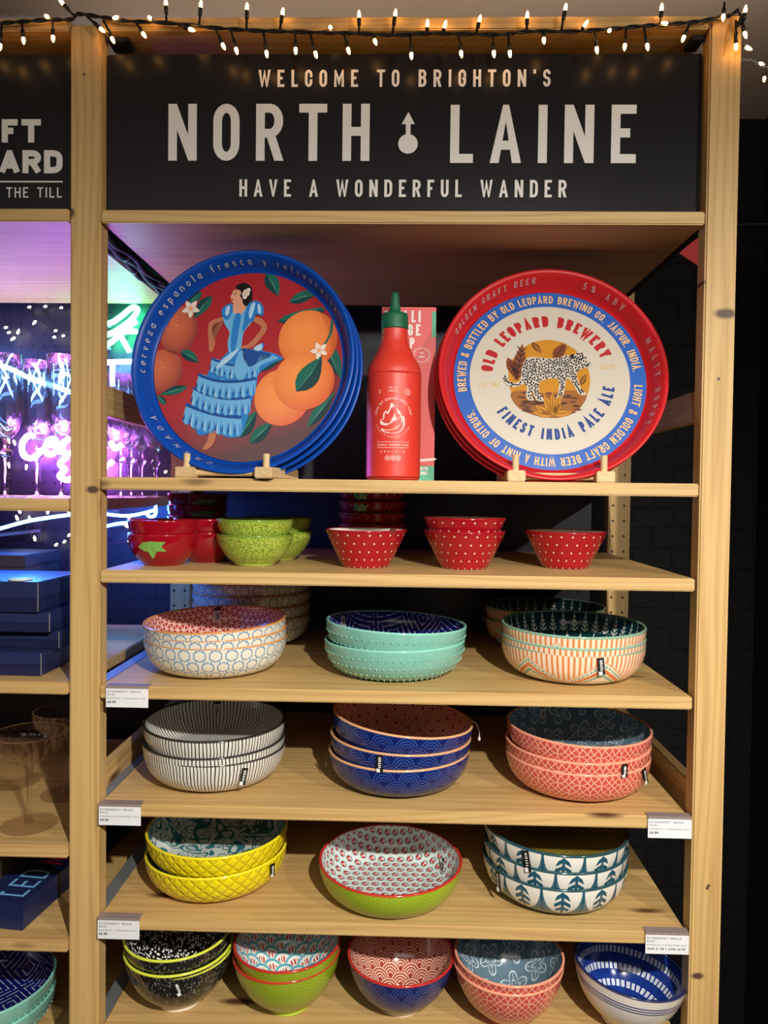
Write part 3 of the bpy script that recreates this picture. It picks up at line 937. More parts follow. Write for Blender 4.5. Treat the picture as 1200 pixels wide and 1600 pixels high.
dup(p, (.119, .165, Z['S3']+e+.0225), (0, 0, 0), 'upper red tomato bowl just behind the leaf fronted pair, beside the green bowls', 'red tomato bowls further back')
p.location = (.0665, .0945, Z['S3']+e); p['label'] = 'lower red tomato bowl with a green leaf moulded on its side'; p['group'] = 'red tomato bowls at the front'
star_leaf(p, .054, .031, 268)
DIM = ['lowest dark tomato bowl in the tall stack behind the red pair', 'second dark tomato bowl up in the tall stack behind the red pair', 'third dark tomato bowl up in the tall stack behind the red pair', 'topmost dark tomato bowl of the tall stack behind the red pair']
for i in range(4): dup(p, (at(309, 790, Y=.315).x, .315, Z['S3']+e+.0215*i), (0, 0, .5), DIM[i], 'tomato bowls at the back')
p = bowl('fruit_bowl', MELON, .004, PAT['melon'], PAT['melon'], plainglaze('rim_melon', 110, 140, 46), '', '', foot=(.0035, plainglaze('melon_foot', 176, 196, 92)))
s = stack(p, .213, .108, Z['S3']+e, [(0, 0, 0, 0), (.0245, 0, 0, 40)], ['lower green melon bowl at the front', 'upper green melon bowl at the front'], 'green melon bowls at the front')
for i, l in enumerate(('lower green melon bowl partly hidden behind the front pair', 'upper green melon bowl partly hidden behind the front pair')):
    dup(p, (.231, .215, Z['S3']+e+.0245*i), (0, 0, 1), l, 'green melon bowls behind')
def strwob(a, r, z): return 1+.018*math.cos(3*a+.6)*min(1, r/.04)
p = bowl('fruit_bowl', STRAW, .004, PAT['straw'], G_WHITE, plainglaze('rim_red_straw', 156, 18, 30), 'single strawberry bowl next to the green melon bowls, price tag on its rim', '', wob=strwob)
p.location = (.3935, .113, Z['S3']+e)
st = p
for i, l in enumerate(('lower of the two nested strawberry bowls in the middle', 'upper of the two nested strawberry bowls in the middle')):
    dup(p, (.5555, .112, Z['S3']+e+.0215*i), (0, 0, .9+.5*i), l, 'nested strawberry bowls')
o3 = dup(p, (.7265, .1470, Z['S3']+e), (0, 0, 1.2), 'single strawberry bowl nearest the right post, green leaf inside')
for i, l in enumerate(('lowest strawberry bowl in the dark back stack', 'second strawberry bowl up in the dark back stack', 'third strawberry bowl up in the dark back stack', 'topmost strawberry bowl of the dark back stack')):
    q = dup(p, (at(581, 790, Y=.345).x, .345, Z['S3']+e+.0215*i), (0, 0, 2), l, 'strawberry bowls at the back')
    if i > 1:
        b = bmesh.new()
        poly(b, [(-.014, .006), (-.008, .012), (-.002, .007), (.004, .013), (.008, .006), (.014, .008), (.010, 0), (.013, -.006), (.004, -.004), (-.004, -.007), (-.012, -.003)], 0,
             lambda x, y, z: Vector(((.0635+y*.2)*math.cos(-PI/2-2-.3+x/.06), (.0635+y*.2)*math.sin(-PI/2-2-.3+x/.06), .048+y*.8)))
        obj('leaf', b, LEAFG, q)
b = BX((-.006, -.0006, -.004), (.006, .0006, .004)); o = obj('price_tag', b, plain('tag_kraft', (74, 54, 36), .6), st); o.location = (.045, -.0475, .0605); o.rotation_euler = (.25, .1, .7)
b = bmesh.new(); poly(b, [(-.03, .01), (-.018, .022), (0, .014), (.018, .024), (.03, .012), (.02, 0), (.028, -.01), (0, -.008), (-.028, -.012), (-.02, 0)], .056); obj('leaf', bmesh.ops.translate(b, verts=b.verts, vec=(0, .012, 0)) or b, LEAFG, o3)

# ------------------------------------------------------------------ trays
TR = .178
TPROF = [(0, 0), (.155, 0), (.1585, .0025), (.1625, .011), (.1695, .0275), (.1735, .0305), (.177, .0308), (.178, .0292), (.1772, .0275), (.1735, .0282), (.1712, .026), (.164, .0085), (.1595, .0002), (.155, -.0016), (0, -.0016)]
TPROF = [(r, z-.0305) for r, z in TPROF]
def tray_matrix(loc, tilt, yaw):
    t = math.radians(tilt)
    ex, ey, ez = Vector((1, 0, 0)), Vector((0, math.sin(t), math.cos(t))), Vector((0, -math.cos(t), math.sin(t)))
    M = Matrix((ex, ey, ez)).transposed().to_4x4()
    return Matrix.Translation(loc) @ Matrix.Rotation(math.radians(yaw), 4, 'Z') @ M
def tray(label, M, edge, floor, group):
    t = thing('round_tray', label, 'tray', group=group)
    t.matrix_world = M
    obj('raised_edge', lathe(bmesh.new(), TPROF[1:-1], 128), edge, t, True)
    obj('tray_floor', lathe(bmesh.new(), TPROF[:2]+TPROF[-2:], 128), floor, t, True)
    return t
FZ = -.0305
def inside(P, R):
    return [(p[0], p[1]) if math.hypot(*p) < R else (p[0]*R/math.hypot(*p), p[1]*R/math.hypot(*p)) for p in P]
def art(parent, name, polys, mats, layer, sm=4):
    b = bmesh.new()
    for P in polys:
        mi = 0
        if isinstance(P, tuple): P, mi = P
        if sm and len(P) > 3: P = [(q.x, q.y) for q in smooth_path([(x, y, 0) for x, y in P], sm, True)]
        P = inside(P, .1535)
        P2 = [P[0]]
        for q in P[1:]:
            if math.hypot(q[0]-P2[-1][0], q[1]-P2[-1][1]) > 1e-5: P2.append(q)
        if len(P2) < 3: continue
        poly(b, P2, FZ+.00015*layer, mi=mi)
    return obj(name, b, mats, parent, recalc=False)
def leafP(a, b_, w, bend=0):
    a, b_ = Vector(a), Vector(b_); d = b_-a; n = Vector((-d.y, d.x)).normalized()
    up, dn = [], []
    for k in range(7):
        t = k/6; s = math.sin(PI*t**.8)*w/2; c_ = a+d*t+n*math.sin(PI*t)*bend
        up.append(tuple(c_+n*s)); dn.append(tuple(c_-n*s))
    return up+dn[::-1][1:-1]
def vein(a, b_, w, bend=0):
    a, b_ = Vector(a), Vector(b_); d = b_-a; n = Vector((-d.y, d.x)).normalized()
    m = a+d*.5+n*bend
    return [tuple(a), tuple(m-n*w), tuple(b_), tuple(m+n*w)]
def disc(cx, cy, rx, ry=None, n=40): return [(cx+rx*math.cos(2*PI*i/n), cy+(ry or rx)*math.sin(2*PI*i/n)) for i in range(n)]
TIN = dict(rough=.28)
def tin(name, *rgb): return Mat(name, .36, srgb(*rgb), **{'Specular IOR Level': .32}).m

# the blue tray with the dancer
BLUE = tin('tray_blue', 2, 68, 164)
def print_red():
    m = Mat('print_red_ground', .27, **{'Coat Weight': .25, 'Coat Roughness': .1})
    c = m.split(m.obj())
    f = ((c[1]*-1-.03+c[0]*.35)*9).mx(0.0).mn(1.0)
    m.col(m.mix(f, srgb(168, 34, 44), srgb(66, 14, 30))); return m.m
cb = at(375.5, 562, Y=.036)
MB_ = tray_matrix(cb, 9, -7)
bt = tray('round blue tray at the front, printed with a dancer and oranges', MB_, BLUE, BLUE, None)
K = .000372
def q3(P): return [((x-582.8)*K, -(y-577)*K) for x, y in P]
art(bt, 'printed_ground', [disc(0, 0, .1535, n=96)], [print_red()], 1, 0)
OR1, OR2, OR3, ORD, ORS = tin('print_orange', 226, 108, 44), tin('print_orange_light', 236, 134, 62), tin('print_orange_pale', 240, 158, 92), tin('print_orange_deep', 186, 70, 40), tin('print_orange_shade', 150, 62, 56)
GRN, GRL, GRD = tin('print_leaf', 24, 98, 84), tin('print_leaf_light', 70, 146, 120), tin('print_leaf_dark', 14, 62, 66)
WHT = tin('print_white', 232, 214, 200)
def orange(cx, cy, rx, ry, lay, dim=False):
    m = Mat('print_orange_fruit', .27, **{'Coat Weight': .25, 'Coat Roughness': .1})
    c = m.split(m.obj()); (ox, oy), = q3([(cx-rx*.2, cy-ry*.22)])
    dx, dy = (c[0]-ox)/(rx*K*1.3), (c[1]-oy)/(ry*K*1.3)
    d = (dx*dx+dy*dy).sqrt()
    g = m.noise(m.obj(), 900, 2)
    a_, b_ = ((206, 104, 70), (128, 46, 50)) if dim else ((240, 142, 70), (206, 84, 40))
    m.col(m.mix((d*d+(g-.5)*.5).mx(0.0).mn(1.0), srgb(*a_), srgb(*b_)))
    o = art(bt, 'orange_fruit', [q3(disc(cx, cy, rx, ry, 56))], [m.m], lay, 0)
    art(o, 'peel_dots', [q3(disc(cx-rx*.25+rx*random.gauss(0, .2), cy-ry*.25+ry*random.gauss(0, .2), 2.0, n=6)) for _ in range(22)], [OR3], lay+1.5, 0)
def leaf(a, b_, w, lay, bend=0):
    o = art(bt, 'printed_leaf', [q3(leafP(a, b_, w, bend))], [GRN], lay, 0)
    half = leafP(a, b_, w, bend); 
    a_, bb = Vector(a), Vector(b_)
    up = half[:7]; 
    art(o, 'leaf_light', [q3(up+[tuple(a_+(bb-a_)*.5)])], [GRD], lay+.3, 0)
    art(o, 'leaf_vein', [q3(vein(a, b_, 2.6, bend*.9))], [GRL], lay+.6, 0)
def flower5(cx, cy, r, lay, rot=0):
    P = []
    for k in range(5):
        t = rot+k*2*PI/5
        P.append(q3(leafP((cx, cy), (cx+r*math.cos(t), cy+r*math.sin(t)), r*.55)))
    o = art(bt, 'white_blossom', P, [WHT], lay, 0)
    art(o, 'blossom_centre', [q3(disc(cx, cy, r*.2, n=10))], [OR3], lay+.5, 0)
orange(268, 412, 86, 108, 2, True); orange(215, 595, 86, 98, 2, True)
leaf((410, 262), (335, 362), 52, 6, 4); leaf((362, 242), (296, 300), 44, 5); flower5(318, 318, 44, 8, .3)
leaf((284, 508), (372, 560), 46, 6, -4); leaf((328, 665), (205, 700), 38, 6); leaf((238, 742), (190, 700), 26, 6)
leaf((648, 160), (706, 272), 62, 3); leaf((705, 382), (932, 320), 62, 3, 14); leaf((752, 300), (884, 250), 50, 3); leaf((905, 470), (1000, 640), 70, 3); leaf((860, 842), (972, 690), 52, 3)
leaf((568, 888), (640, 772), 62, 3); leaf((616, 912), (712, 818), 58, 4); leaf((612, 598), (742, 548), 44, 6)
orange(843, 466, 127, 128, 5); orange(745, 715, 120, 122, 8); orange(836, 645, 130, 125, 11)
leaf((806, 692), (908, 540), 92, 16, 6); flower5(896, 516, 40, 18, .5)
art(bt, 'printed_stem', [q3([(940, 390), (950, 385), (946, 440), (922, 490), (908, 505), (902, 498), (918, 480), (936, 440)])], [GRN], 15)
# the dancer
SKN, SKL = tin('print_skin', 186, 112, 84), tin('print_skin_light', 220, 156, 126)
HAIR = tin('print_black_hair', 22, 14, 18)
DB, DL, DP, DD = tin('print_dress_blue', 38, 122, 196), tin('print_dress_light', 104, 172, 220), tin('print_dress_pale', 168, 206, 232), tin('print_dress_deep', 18, 72, 146)
dn = art(bt, 'dancer_print', [q3([(522, 285), (550, 285), (580, 320), (600, 372), (560, 432), (548, 495), (508, 520), (494, 470), (498, 430), (474, 390), (464, 345), (500, 310)])], [SKL], 6)
art(dn, 'arm', [q3([(470, 358), (425, 370), (404, 385), (402, 420), (408, 470), (414, 508), (428, 512), (438, 468), (424, 440), (420, 400), (440, 384), (475, 372)]),
               q3([(612, 362), (640, 372), (664, 408), (648, 445), (606, 494), (560, 502), (550, 492), (585, 482), (622, 440), (638, 410), (618, 392), (600, 380)])], [SKN], 9)
art(dn, 'face', [q3([(520, 238), (504, 242), (500, 256), (492, 268), (499, 276), (498, 288), (512, 299), (526, 296), (532, 330), (548, 318), (562, 292), (552, 252)])], [SKL], 9)
art(dn, 'hair', [q3([(516, 228), (526, 214), (550, 208), (578, 222), (590, 250), (588, 296), (568, 314), (552, 302), (546, 282), (536, 266), (540, 248)])], [HAIR], 10)
art(dn, 'face_mark', [q3([(508, 258), (518, 255), (519, 259), (509, 261)]), q3([(508, 250), (520, 246), (520, 249)])], [HAIR], 11, 0)
art(dn, 'lips', [q3([(499, 281), (508, 279), (507, 286), (500, 286)])], [tin('print_lips', 178, 34, 44)], 11, 0)
art(dn, 'hair_flower', [q3(disc(560+dx, 248+dy, 10, n=10)) for dx, dy in ((0, 0), (12, -6), (8, 10), (-6, 12), (-2, 24))], [WHT], 12, 0)
art(dn, 'bodice', [q3([(474, 312), (498, 318), (520, 350), (546, 350), (572, 318), (598, 372), (562, 432), (552, 500), (506, 522), (494, 470), (500, 430), (476, 392), (462, 345)])], [DL], 10)
art(dn, 'bodice_fold', [q3([(520, 352), (545, 352), (540, 420), (530, 500), (512, 515), (508, 440)]), q3([(575, 335), (592, 372), (560, 425), (556, 400)])], [DB], 11)
art(dn, 'sleeve', [q3([(578, 302), (612, 290), (642, 318), (642, 358), (612, 352), (600, 384), (562, 378), (566, 335)]), q3([(476, 308), (500, 300), (508, 328), (490, 372), (464, 358), (458, 330)])], [DB], 12)
for P in ([(590, 306), (606, 300), (600, 340), (588, 372), (580, 345)], [(618, 304), (632, 322), (632, 348), (620, 340)], [(478, 318), (494, 312), (490, 350), (476, 350)]):
    art(dn, 'sleeve_fold', [q3(P)], [DP], 13)
art(dn, 'skirt', [q3([(500, 515), (556, 500), (604, 505), (642, 478), (656, 490), (650, 512), (700, 524), (742, 548), (700, 564), (640, 610), (632, 660), (618, 720), (602, 800), (575, 876), (520, 886), (470, 866), (392, 876), (370, 832), (316, 816), (362, 745), (350, 722), (368, 672), (398, 640), (428, 582), (466, 548)])], [DB], 8)
tiers = [((320, 816), (450, 872), (580, 872), 82), ((350, 735), (470, 800), (612, 775), 70), ((368, 675), (480, 730), (630, 695), 70), ((424, 592), (520, 645), (640, 614), 56)]
pal = [DL, DP, DB, DD]
for ti, (a, m_, b_, h) in enumerate(tiers):
    def bz(t, up=0): return Vector(a)*(1-t)**2+Vector(m_)*2*t*(1-t)+Vector(b_)*t*t+Vector((up*.10*(1-2*t), -up))
    N = 9
    low, top, fold, glow_ = [], [], [], []
    for k in range(N):
        t0, tc, t1 = k/N, (k+.5)/N, (k+1)/N
        hh = h*(.92+.12*((k*5) % 3-1))
        low += [tuple(bz(t0)+Vector((0, -5))), tuple(bz(tc)+Vector((0, 10+4*(k % 2))))]
        top.append(tuple(bz(t0, hh)))
        fold.append((q3([tuple(bz(t0)+Vector((-5, -4))), tuple(bz(t0)+Vector((4, -4))), tuple(bz(t0+.012, hh*.62))]), 3))
        fold.append((q3([tuple(bz(tc+.02)+Vector((0, 8))), tuple(bz(t1-.01)), tuple(bz(t1-.02, hh*.5)), tuple(bz(tc+.03, hh*.7))]), 2))
        glow_.append((q3([tuple(bz(t0+.02)), tuple(bz(tc-.015)+Vector((0, 7))), tuple(bz(tc-.02, hh*.75)), tuple(bz(t0+.035, hh*.55))]), 1 if (k+ti) % 2 else 0))
    low.append(tuple(bz(1))); top.append(tuple(bz(1, h)))
    rf = art(dn, 'ruffle', [q3(low+top[::-1])], [DL], 9+ti*.8, 2)
    art(rf, 'ruffle_fold', fold, [DB, DP, DB, DD], 9.3+ti*.8, 2)
    art(rf, 'ruffle_light', glow_, [DL, DP], 9.5+ti*.8, 2)
    art(rf, 'tier_shadow', [q3([tuple(bz(t/8, h*.98)) for t in range(9)]+[tuple(bz(1-t/8, h*.80)) for t in range(9)])], [DD], 9.4+ti*.8, 2)
art(dn, 'skirt_fold', [(q3([(520, 515), (548, 505), (500, 560), (450, 590), (470, 555)]), 1), (q3([(560, 505), (600, 508), (690, 530), (640, 560), (590, 580)]), 3), (q3([(612, 500), (642, 482), (648, 505), (625, 515)]), 1), (q3([(545, 520), (572, 520), (590, 600), (560, 640), (530, 600)]), 0), (q3([(650, 530), (720, 545), (660, 570), (612, 600)]), 0)], pal, 14)
art(dn, 'foot', [q3([(444, 852), (468, 856), (466, 896), (455, 920), (432, 938), (414, 936), (430, 905)])], [SKN], 9)
# rim lettering, on the sloping wall
RIMT = tin('tray_letter_grey', 176, 180, 190)
def wall_map(r0, rc, zc, slope=.0165/.007, ang0=90, cw=True):
    "lettering along the tray's sloping wall; top of letters outward, clockwise from ang0"
    def f(x, y):
        a = math.radians(ang0)-x/rc
        rr = rc+(y)*.39
        zz = zc+y*.92
        rr -= .0017
        return Vector((rr*math.cos(a), rr*math.sin(a), FZ+zz+.0004))
    return f
b = bmesh.new()
text(b, 'cerveza espanola fresca y refrescante', .0150, wall_map(0, .1638, .0125, ang0=185), width=math.radians(156)*.1638, t=.12, wr=1.05, clip=False)
b2 = bmesh.new()
text(b, 'GRANADA.', .0115, wall_map(0, .1640, .0130, ang0=256), width=math.radians(50)*.164, t=.13, wr=1.3, clip=False)
obj('lettering', b, RIMT, bt, recalc=False)
nb = MB_.to_3x3() @ Vector((0, 0, 1))
for k, l in ((1, 'blue tray directly behind the front dancer tray'), (2, 'blue tray at the very back of the left tray stack')):
    tray(l, Matrix.Translation(-nb*.019*k+Vector((.003*k, 0, -.002*k))) @ MB_, BLUE, BLUE, 'plain edges of stacked blue trays')

# the red brewery tray
RED = tin('tray_red', 192, 30, 36); RBLU = tin('print_ring_blue', 42, 92, 176); RWHT = tin('print_cream_white', 198, 190, 176)
cr = at(864.5, 579, Y=.062)
MR = tray_matrix(cr, 16, 0)
rt = tray('round red brewery tray at the front, leopard in the white middle', MR, RED, RED, None)
ROT = math.radians(9)
art(rt, 'blue_ring', [disc(0, 0, .1525, n=96)], [RBLU], 1, 0)
art(rt, 'white_disc', [disc(0, 0, .1268, n=96)], [RWHT], 2, 0)
def q4(P): return [((x-567)*.000392, -(y-580)*.000425) for x, y in P]
GOLD, RUST_, BRN, INK = tin('print_gold', 192, 130, 34), tin('print_rust', 128, 68, 38), tin('print_brown', 92, 56, 40), tin('print_ink', 26, 24, 40)
gd = art(rt, 'gold_medallion', [q4(disc(565, 578, 165, 157, 64))], [GOLD], 3, 0)
# ground under the leopard
art(gd, 'ground_print', [(q4([(408, 640), (470, 628), (560, 640), (640, 625), (712, 640), (690, 690), (650, 720), (600, 735), (540, 735), (480, 720), (430, 690)]), 0),
   ] , [tin('print_earth', 150, 92, 40)], 4)
art(gd, 'ground_marks', [q4([(x+random.uniform(-5, 5), y), (x+18, y-3), (x+34, y+2), (x+14, y+6)]) for x, y in [(random.uniform(420, 660), random.uniform(636, 715)) for _ in range(46)] if abs(x-560) < 190-(y-600)*.7], [BRN], 5)
for a, b_, w_, m_ in (((432, 590), (462, 438), 52, RUST_), ((398, 495), (440, 588), 40, RUST_), ((585, 500), (640, 436), 46, RUST_), ((500, 432), (538, 476), 24, BRN), ((690, 605), (716, 560), 22, BRN)):
    l_ = art(gd, 'printed_leaf', [q4(leafP(a, b_, w_))], [m_], 6, 0)
    A, B = Vector(a), Vector(b_); d = B-A; n_ = Vector((-d.y, d.x)).normalized()
    art(l_, 'leaf_vein', [q4(vein(a, b_, 2))]+[q4([tuple(A+d*t), tuple(A+d*(t+.03)), tuple(A+d*(t+.14)+n_*w_*.36*s), tuple(A+d*(t+.11)+n_*w_*.36*s)]) for t in (.2, .35, .5, .65, .78) for s in (1, -1)], [INK if m_ is not BRN else GOLD], 7, 0)
LEO = [(470, 505), (500, 492), (560, 498), (610, 495), (640, 482), (655, 490), (676, 478), (690, 470), (698, 476), (704, 468), (709, 482), (719, 492), (724, 508), (736, 516), (731, 528), (710, 536), (690, 542), (676, 562), (682, 590), (692, 620), (709, 636), (705, 646), (680, 641), (667, 612), (650, 586), (636, 580), (629, 602), (621, 640), (609, 660), (590, 663), (598, 640), (604, 602), (598, 580), (560, 582), (530, 592), (521, 620), (528, 650), (541, 663), (538, 672), (510, 668), (499, 640), (489, 626), (495, 656), (501, 668), (479, 668), (469, 650), (474, 616), (462, 602), (440, 613), (410, 616), (387, 602), (375, 576), (391, 565), (400, 590), (425, 599), (449, 586), (455, 545)]
lp = art(rt, 'leopard_print', [q4(LEO)], [RWHT], 8, 2)
def pin(p, P):
    c_ = False
    for (x1, y1), (x2, y2) in zip(P, P[1:]+P[:1]):
        if (y1 > p[1]) != (y2 > p[1]) and p[0] < (x2-x1)*(p[1]-y1)/(y2-y1)+x1: c_ = not c_
    return c_
sp, tries = [], 0
while len(sp) < 290 and tries < 20000:
    tries += 1
    p_ = (random.uniform(375, 736), random.uniform(468, 672))
    if pin(p_, LEO) and all(pin((p_[0]+dx, p_[1]+dy), LEO) for dx, dy in ((5, 0), (-5, 0), (0, 5), (0, -5))) and all(math.hypot(p_[0]-x, p_[1]-y) > 8.4 for x, y in sp): sp.append(p_)
art(lp, 'leopard_spots', [q4([(x+random.uniform(3.0, 5.2)*math.cos(t*PI/3), y+random.uniform(3.0, 5.2)*math.sin(t*PI/3)) for t in range(6)]) for x, y in sp], [INK], 9, 2)
art(lp, 'leopard_face', [q4([(692, 498), (702, 496), (702, 502), (693, 503)]), q4([(726, 512), (736, 516), (730, 521)]), q4([(712, 526), (730, 524), (728, 528), (712, 530)]), q4([(654, 484), (668, 480), (668, 496), (658, 498)])], [INK], 10, 2)
for a, b_ in (((572, 722), (575, 632)), ((566, 724), (540, 640)), ((580, 724), (608, 640)), ((572, 726), (500, 690)), ((576, 726), (654, 712)), ((570, 728), (610, 680)), ((572, 728), (490, 716))):
    l_ = art(gd, 'gold_leaf_print', [q4(leafP(a, b_, 26))], [GOLD], 11, 0)
    art(l_, 'leaf_vein', [q4(vein(a, b_, 1.5))], [BRN], 12, 0)
def ring_map(rad, mid_deg, inward=False, z=3):
    "tops outward reading clockwise, or tops inward reading anticlockwise"
    def f(x, y):
        a = math.radians(mid_deg)-x/rad*(-1 if inward else 1)
        r_ = rad+(-y if inward else y)
        return Vector((r_*math.cos(a), r_*math.sin(a), FZ+.00015*z))
    return f
REDL, BLUL, GOLL, TANL = tin('print_letter_red', 176, 38, 42), tin('print_letter_blue', 30, 60, 128), tin('print_letter_gold', 206, 176, 112), tin('print_letter_tan', 226, 180, 120)
def ringtext(s, H, rad, mid, width, mat, inward=False, z=3, **kw):
    b = bmesh.new()
    text(b, s, H, ring_map(rad, mid, inward, z), width=width, align=.5, clip=False, **kw)
    return obj('lettering', b, mat, rt, recalc=False)
d_ = lambda deg, r_: math.radians(deg)*r_
ringtext('OLD LEOPARD BREWERY', .0195, .0905, 98, d_(150, .0905), REDL, t=.24, wr=1.0)
ringtext('FINEST INDIA PALE ALE', .0185, .1030, 283, d_(138, .1030), BLUL, True, t=.22, wr=1.0)
ringtext('BREWED & BOTTLED BY OLD LEOPARD BREWING CO. JAIPUR, INDIA.', .0135, .1330, 97.5, d_(184, .1330), TANL, t=.16, wr=1.0)
ringtext('LIGHT & GOLDEN CRAFT BEER WITH A HINT OF CITRUS.', .0135, .1330, -80, d_(152, .1330), TANL, t=.16, wr=1.0)
for s, x, y in (('EST 1962', 325, 618), ('JAIPUR', 803, 540)):
    (lx, ly), = q4([(x, y)])
    b = bmesh.new(); text(b, s, .0085, plane_map((lx, ly, FZ+.0005), (math.cos(ROT*.5), math.sin(ROT*.5), 0), (-math.sin(ROT*.5), math.cos(ROT*.5), 0)), t=.12, wr=.9, align=.5, clip=False)
    obj('lettering', b, GOLL, rt, recalc=False)
b = bmesh.new()
text(b, 'GOLDEN CRAFT BEER', .0125, wall_map(0, .1640, .0125, ang0=155), width=d_(58, .164), t=.15, wr=1.0, clip=False)
text(b, '5% ABV', .0125, wall_map(0, .1640, .0125, ang0=70), width=d_(26, .164), t=.15, wr=1.0, clip=False)
text(b, 'MALTY HOPPY', .0125, wall_map(0, .1640, .0125, ang0=22), width=d_(52, .164), t=.15, wr=1.0, clip=False)
obj('lettering', b, tin('tray_letter_pale', 206, 150, 150), rt, recalc=False)
nr = MR.to_3x3() @ Vector((0, 0, 1))
for k, l in ((1, 'red tray directly behind the front brewery tray'), (2, 'red tray at the very back of the right tray stack')):
    tray(l, Matrix.Translation(-nr*.0125*k+Vector((-.003*k, 0, -.0008*k))) @ MR, RED, RED, 'plain edges of stacked red trays')

# wooden display stands under the trays
BEECH = wood('pale_beech', 'Y', (214, 186, 140), (192, 158, 110), 40)
def stand(label, c, yaw, bars, front, back, peg):
    t = thing('display_stand', label, 'stand', (c.x, c.y, Z['S2']+.0004), (0, 0, math.radians(yaw)))
    for bx in bars:
        o = obj('bar', BX((bx-.0135, front, 0), (bx+.0135, back, .0165), .0015), BEECH, t)
        for py, h in ((front+.014, peg), (back-.02, .022)):
            b = bmesh.new(); bmesh.ops.create_cone(b, segments=16, radius1=.0052, radius2=.0052, depth=h, cap_ends=True, matrix=Matrix.Translation((bx, py, .0165+h/2)))
            obj('peg', b, BEECH, t)
    b = bmesh.new(); bmesh.ops.create_cone(b, segments=16, radius1=.0055, radius2=.0055, depth=abs(bars[1]-bars[0]), cap_ends=True, matrix=Matrix.Translation(((bars[0]+bars[1])/2, front+.022, .0085)) @ Matrix.Rotation(PI/2, 4, 'Y'))
    obj('dowel', b, BEECH, t)
stand('pale wooden peg stand under the blue dancer tray', Vector((cb.x-.012, .004, 0)), -11, (-.068, .060), -.008, .115, .020)
stand('pale wooden peg stand under the red brewery tray', Vector((cr.x, .018, 0)), 0, (-.062, .070), -.012, .125, .024)

# ------------------------------------------------------------------ bottle and carton between the trays
SAUCE = Mat('bottle_red_matt', .42, srgb(214, 58, 44)).m
CAPG = Mat('cap_green', .45, srgb(24, 98, 66)).m
bx_ = at(614, 740, Y=.07)
bo = thing('sauce_bottle', 'red squeezy chilli sauce bottle with green nozzle cap', 'bottle', (bx_.x, .07, Z['S2']+.0004))
SB = 1.22/1200
prof = [(0, 0), (.036, 0), (.0405, .002), (.0422, .007), (.0425, .018), (.0425, .150), (.0422, .166), (.0405, .176), (.036, .186), (.029, .198), (.0235, .211), (.0205, .223), (.0198, .243), (.0180, .247), (0, .247)]
obj('bottle_body', lathe(bmesh.new(), [(p.x, p.y) for p in smooth_path([(r, z, 0) for r, z in prof[1:-1]], 4)]+[(0, .247)], 64), SAUCE, bo, True)
cp = [(0, .236), (.0205, .236), (.0218, .238), (.0212, .241), (.0209, .256), (.0198, .2605), (.0098, .2625), (.0088, .268), (.0058, .290), (.0054, .2935), (0, .2940)]
co = obj('nozzle_cap', lathe(bmesh.new(), cp, 48), CAPG, bo, True)
BW = plain('bottle_print', (240, 206, 198), .5)
def cyl(cx, cz):
    r_ = .0428
    def f(x, y):
        a = -PI/2+(cx+x)/r_
        return Vector((r_*math.cos(a), r_*math.sin(a), cz+y))
    return f
def zz(py): return at(614, py, Y=.027).z-Z['S2']
b = bmesh.new()
text(b, 'THE HOT', .0026, cyl(-.0005, zz(607)), t=.17, wr=1.1, align=.5, sp=.3); text(b, 'SAUCE CO.', .0026, cyl(-.0005, zz(612)), t=.17, wr=1.1, align=.5, sp=.25)
text(b, 'EST', .0022, cyl(-.022, zz(611)), t=.17, wr=1.1, align=.5, sp=.25); text(b, 'UK', .0022, cyl(-.022, zz(614.5)), t=.17, wr=1.1, align=.5)
def carc(s, mid, rad, H, inward, width, **kw):
    zc = zz(653); m0 = cyl(0, 0)
    def f(x, y):
        a = math.radians(mid)-x/rad*(-1 if inward else 1); r_ = rad+(-y if inward else y)
        return m0(r_*math.cos(a), zc+r_*math.sin(a))
    text(b, s, H, f, width=width, align=.5, clip=False, t=.18, **kw)
carc('SUPER HOT SRIRACHA CHILLI SAUCE', 90, .0278, .0034, False, d_(160, .0278), wr=.95)
carc('シラチャーソーススラチシーソラチャー'.replace('ャ', 'チ'), 270, .0305, .0030, True, d_(140, .0305), wr=.9)
text(b, 'GENERAL SRIRACHA SAUCE', .0030, cyl(0, zz(697)), width=.050, t=.17, wr=1.0, align=.5)
for py in (691, 700): 
    m0 = cyl(0, zz(py))
    for k in range(12): 
        vs = [b.verts.new(m0(x, y)) for x, y in ((-.026+.052*k/12, 0), (-.026+.052*(k+1)/12, 0), (-.026+.052*(k+1)/12, .0005), (-.026+.052*k/12, .0005))]; b.faces.new(vs)
text(b, 'シラチーソース', .0038, cyl(-.001, zz(708)), width=.038, t=.15, wr=.9, align=.5, clip=False)
def ringp(cx, cz, r_, w):
    m0 = cyl(cx, cz); t_ = bmesh.new(); ribbon(t_, [(r_*math.cos(i*PI/12), r_*math.sin(i*PI/12)) for i in range(25)], w)
    vm = {v: b.verts.new(m0(v.co.x, v.co.y)) for v in t_.verts}
    for f in t_.faces: b.faces.new([vm[v] for v in f.verts])
    t_.free()
for dx in (-.0085, 0, .0085): ringp(dx, zz(716), .0034, .0008); ringp(dx, zz(716), .0012, .0008)
ringp(.0225, zz(612), .0045, .0007); ringp(.0225, zz(612), .0022, .0007)
obj('label_print', b, BW, bo, recalc=False)
def c5(P): return [((x-364)/5*SB*.965, (653-(450+y/5))*SB*.965) for x, y in P]
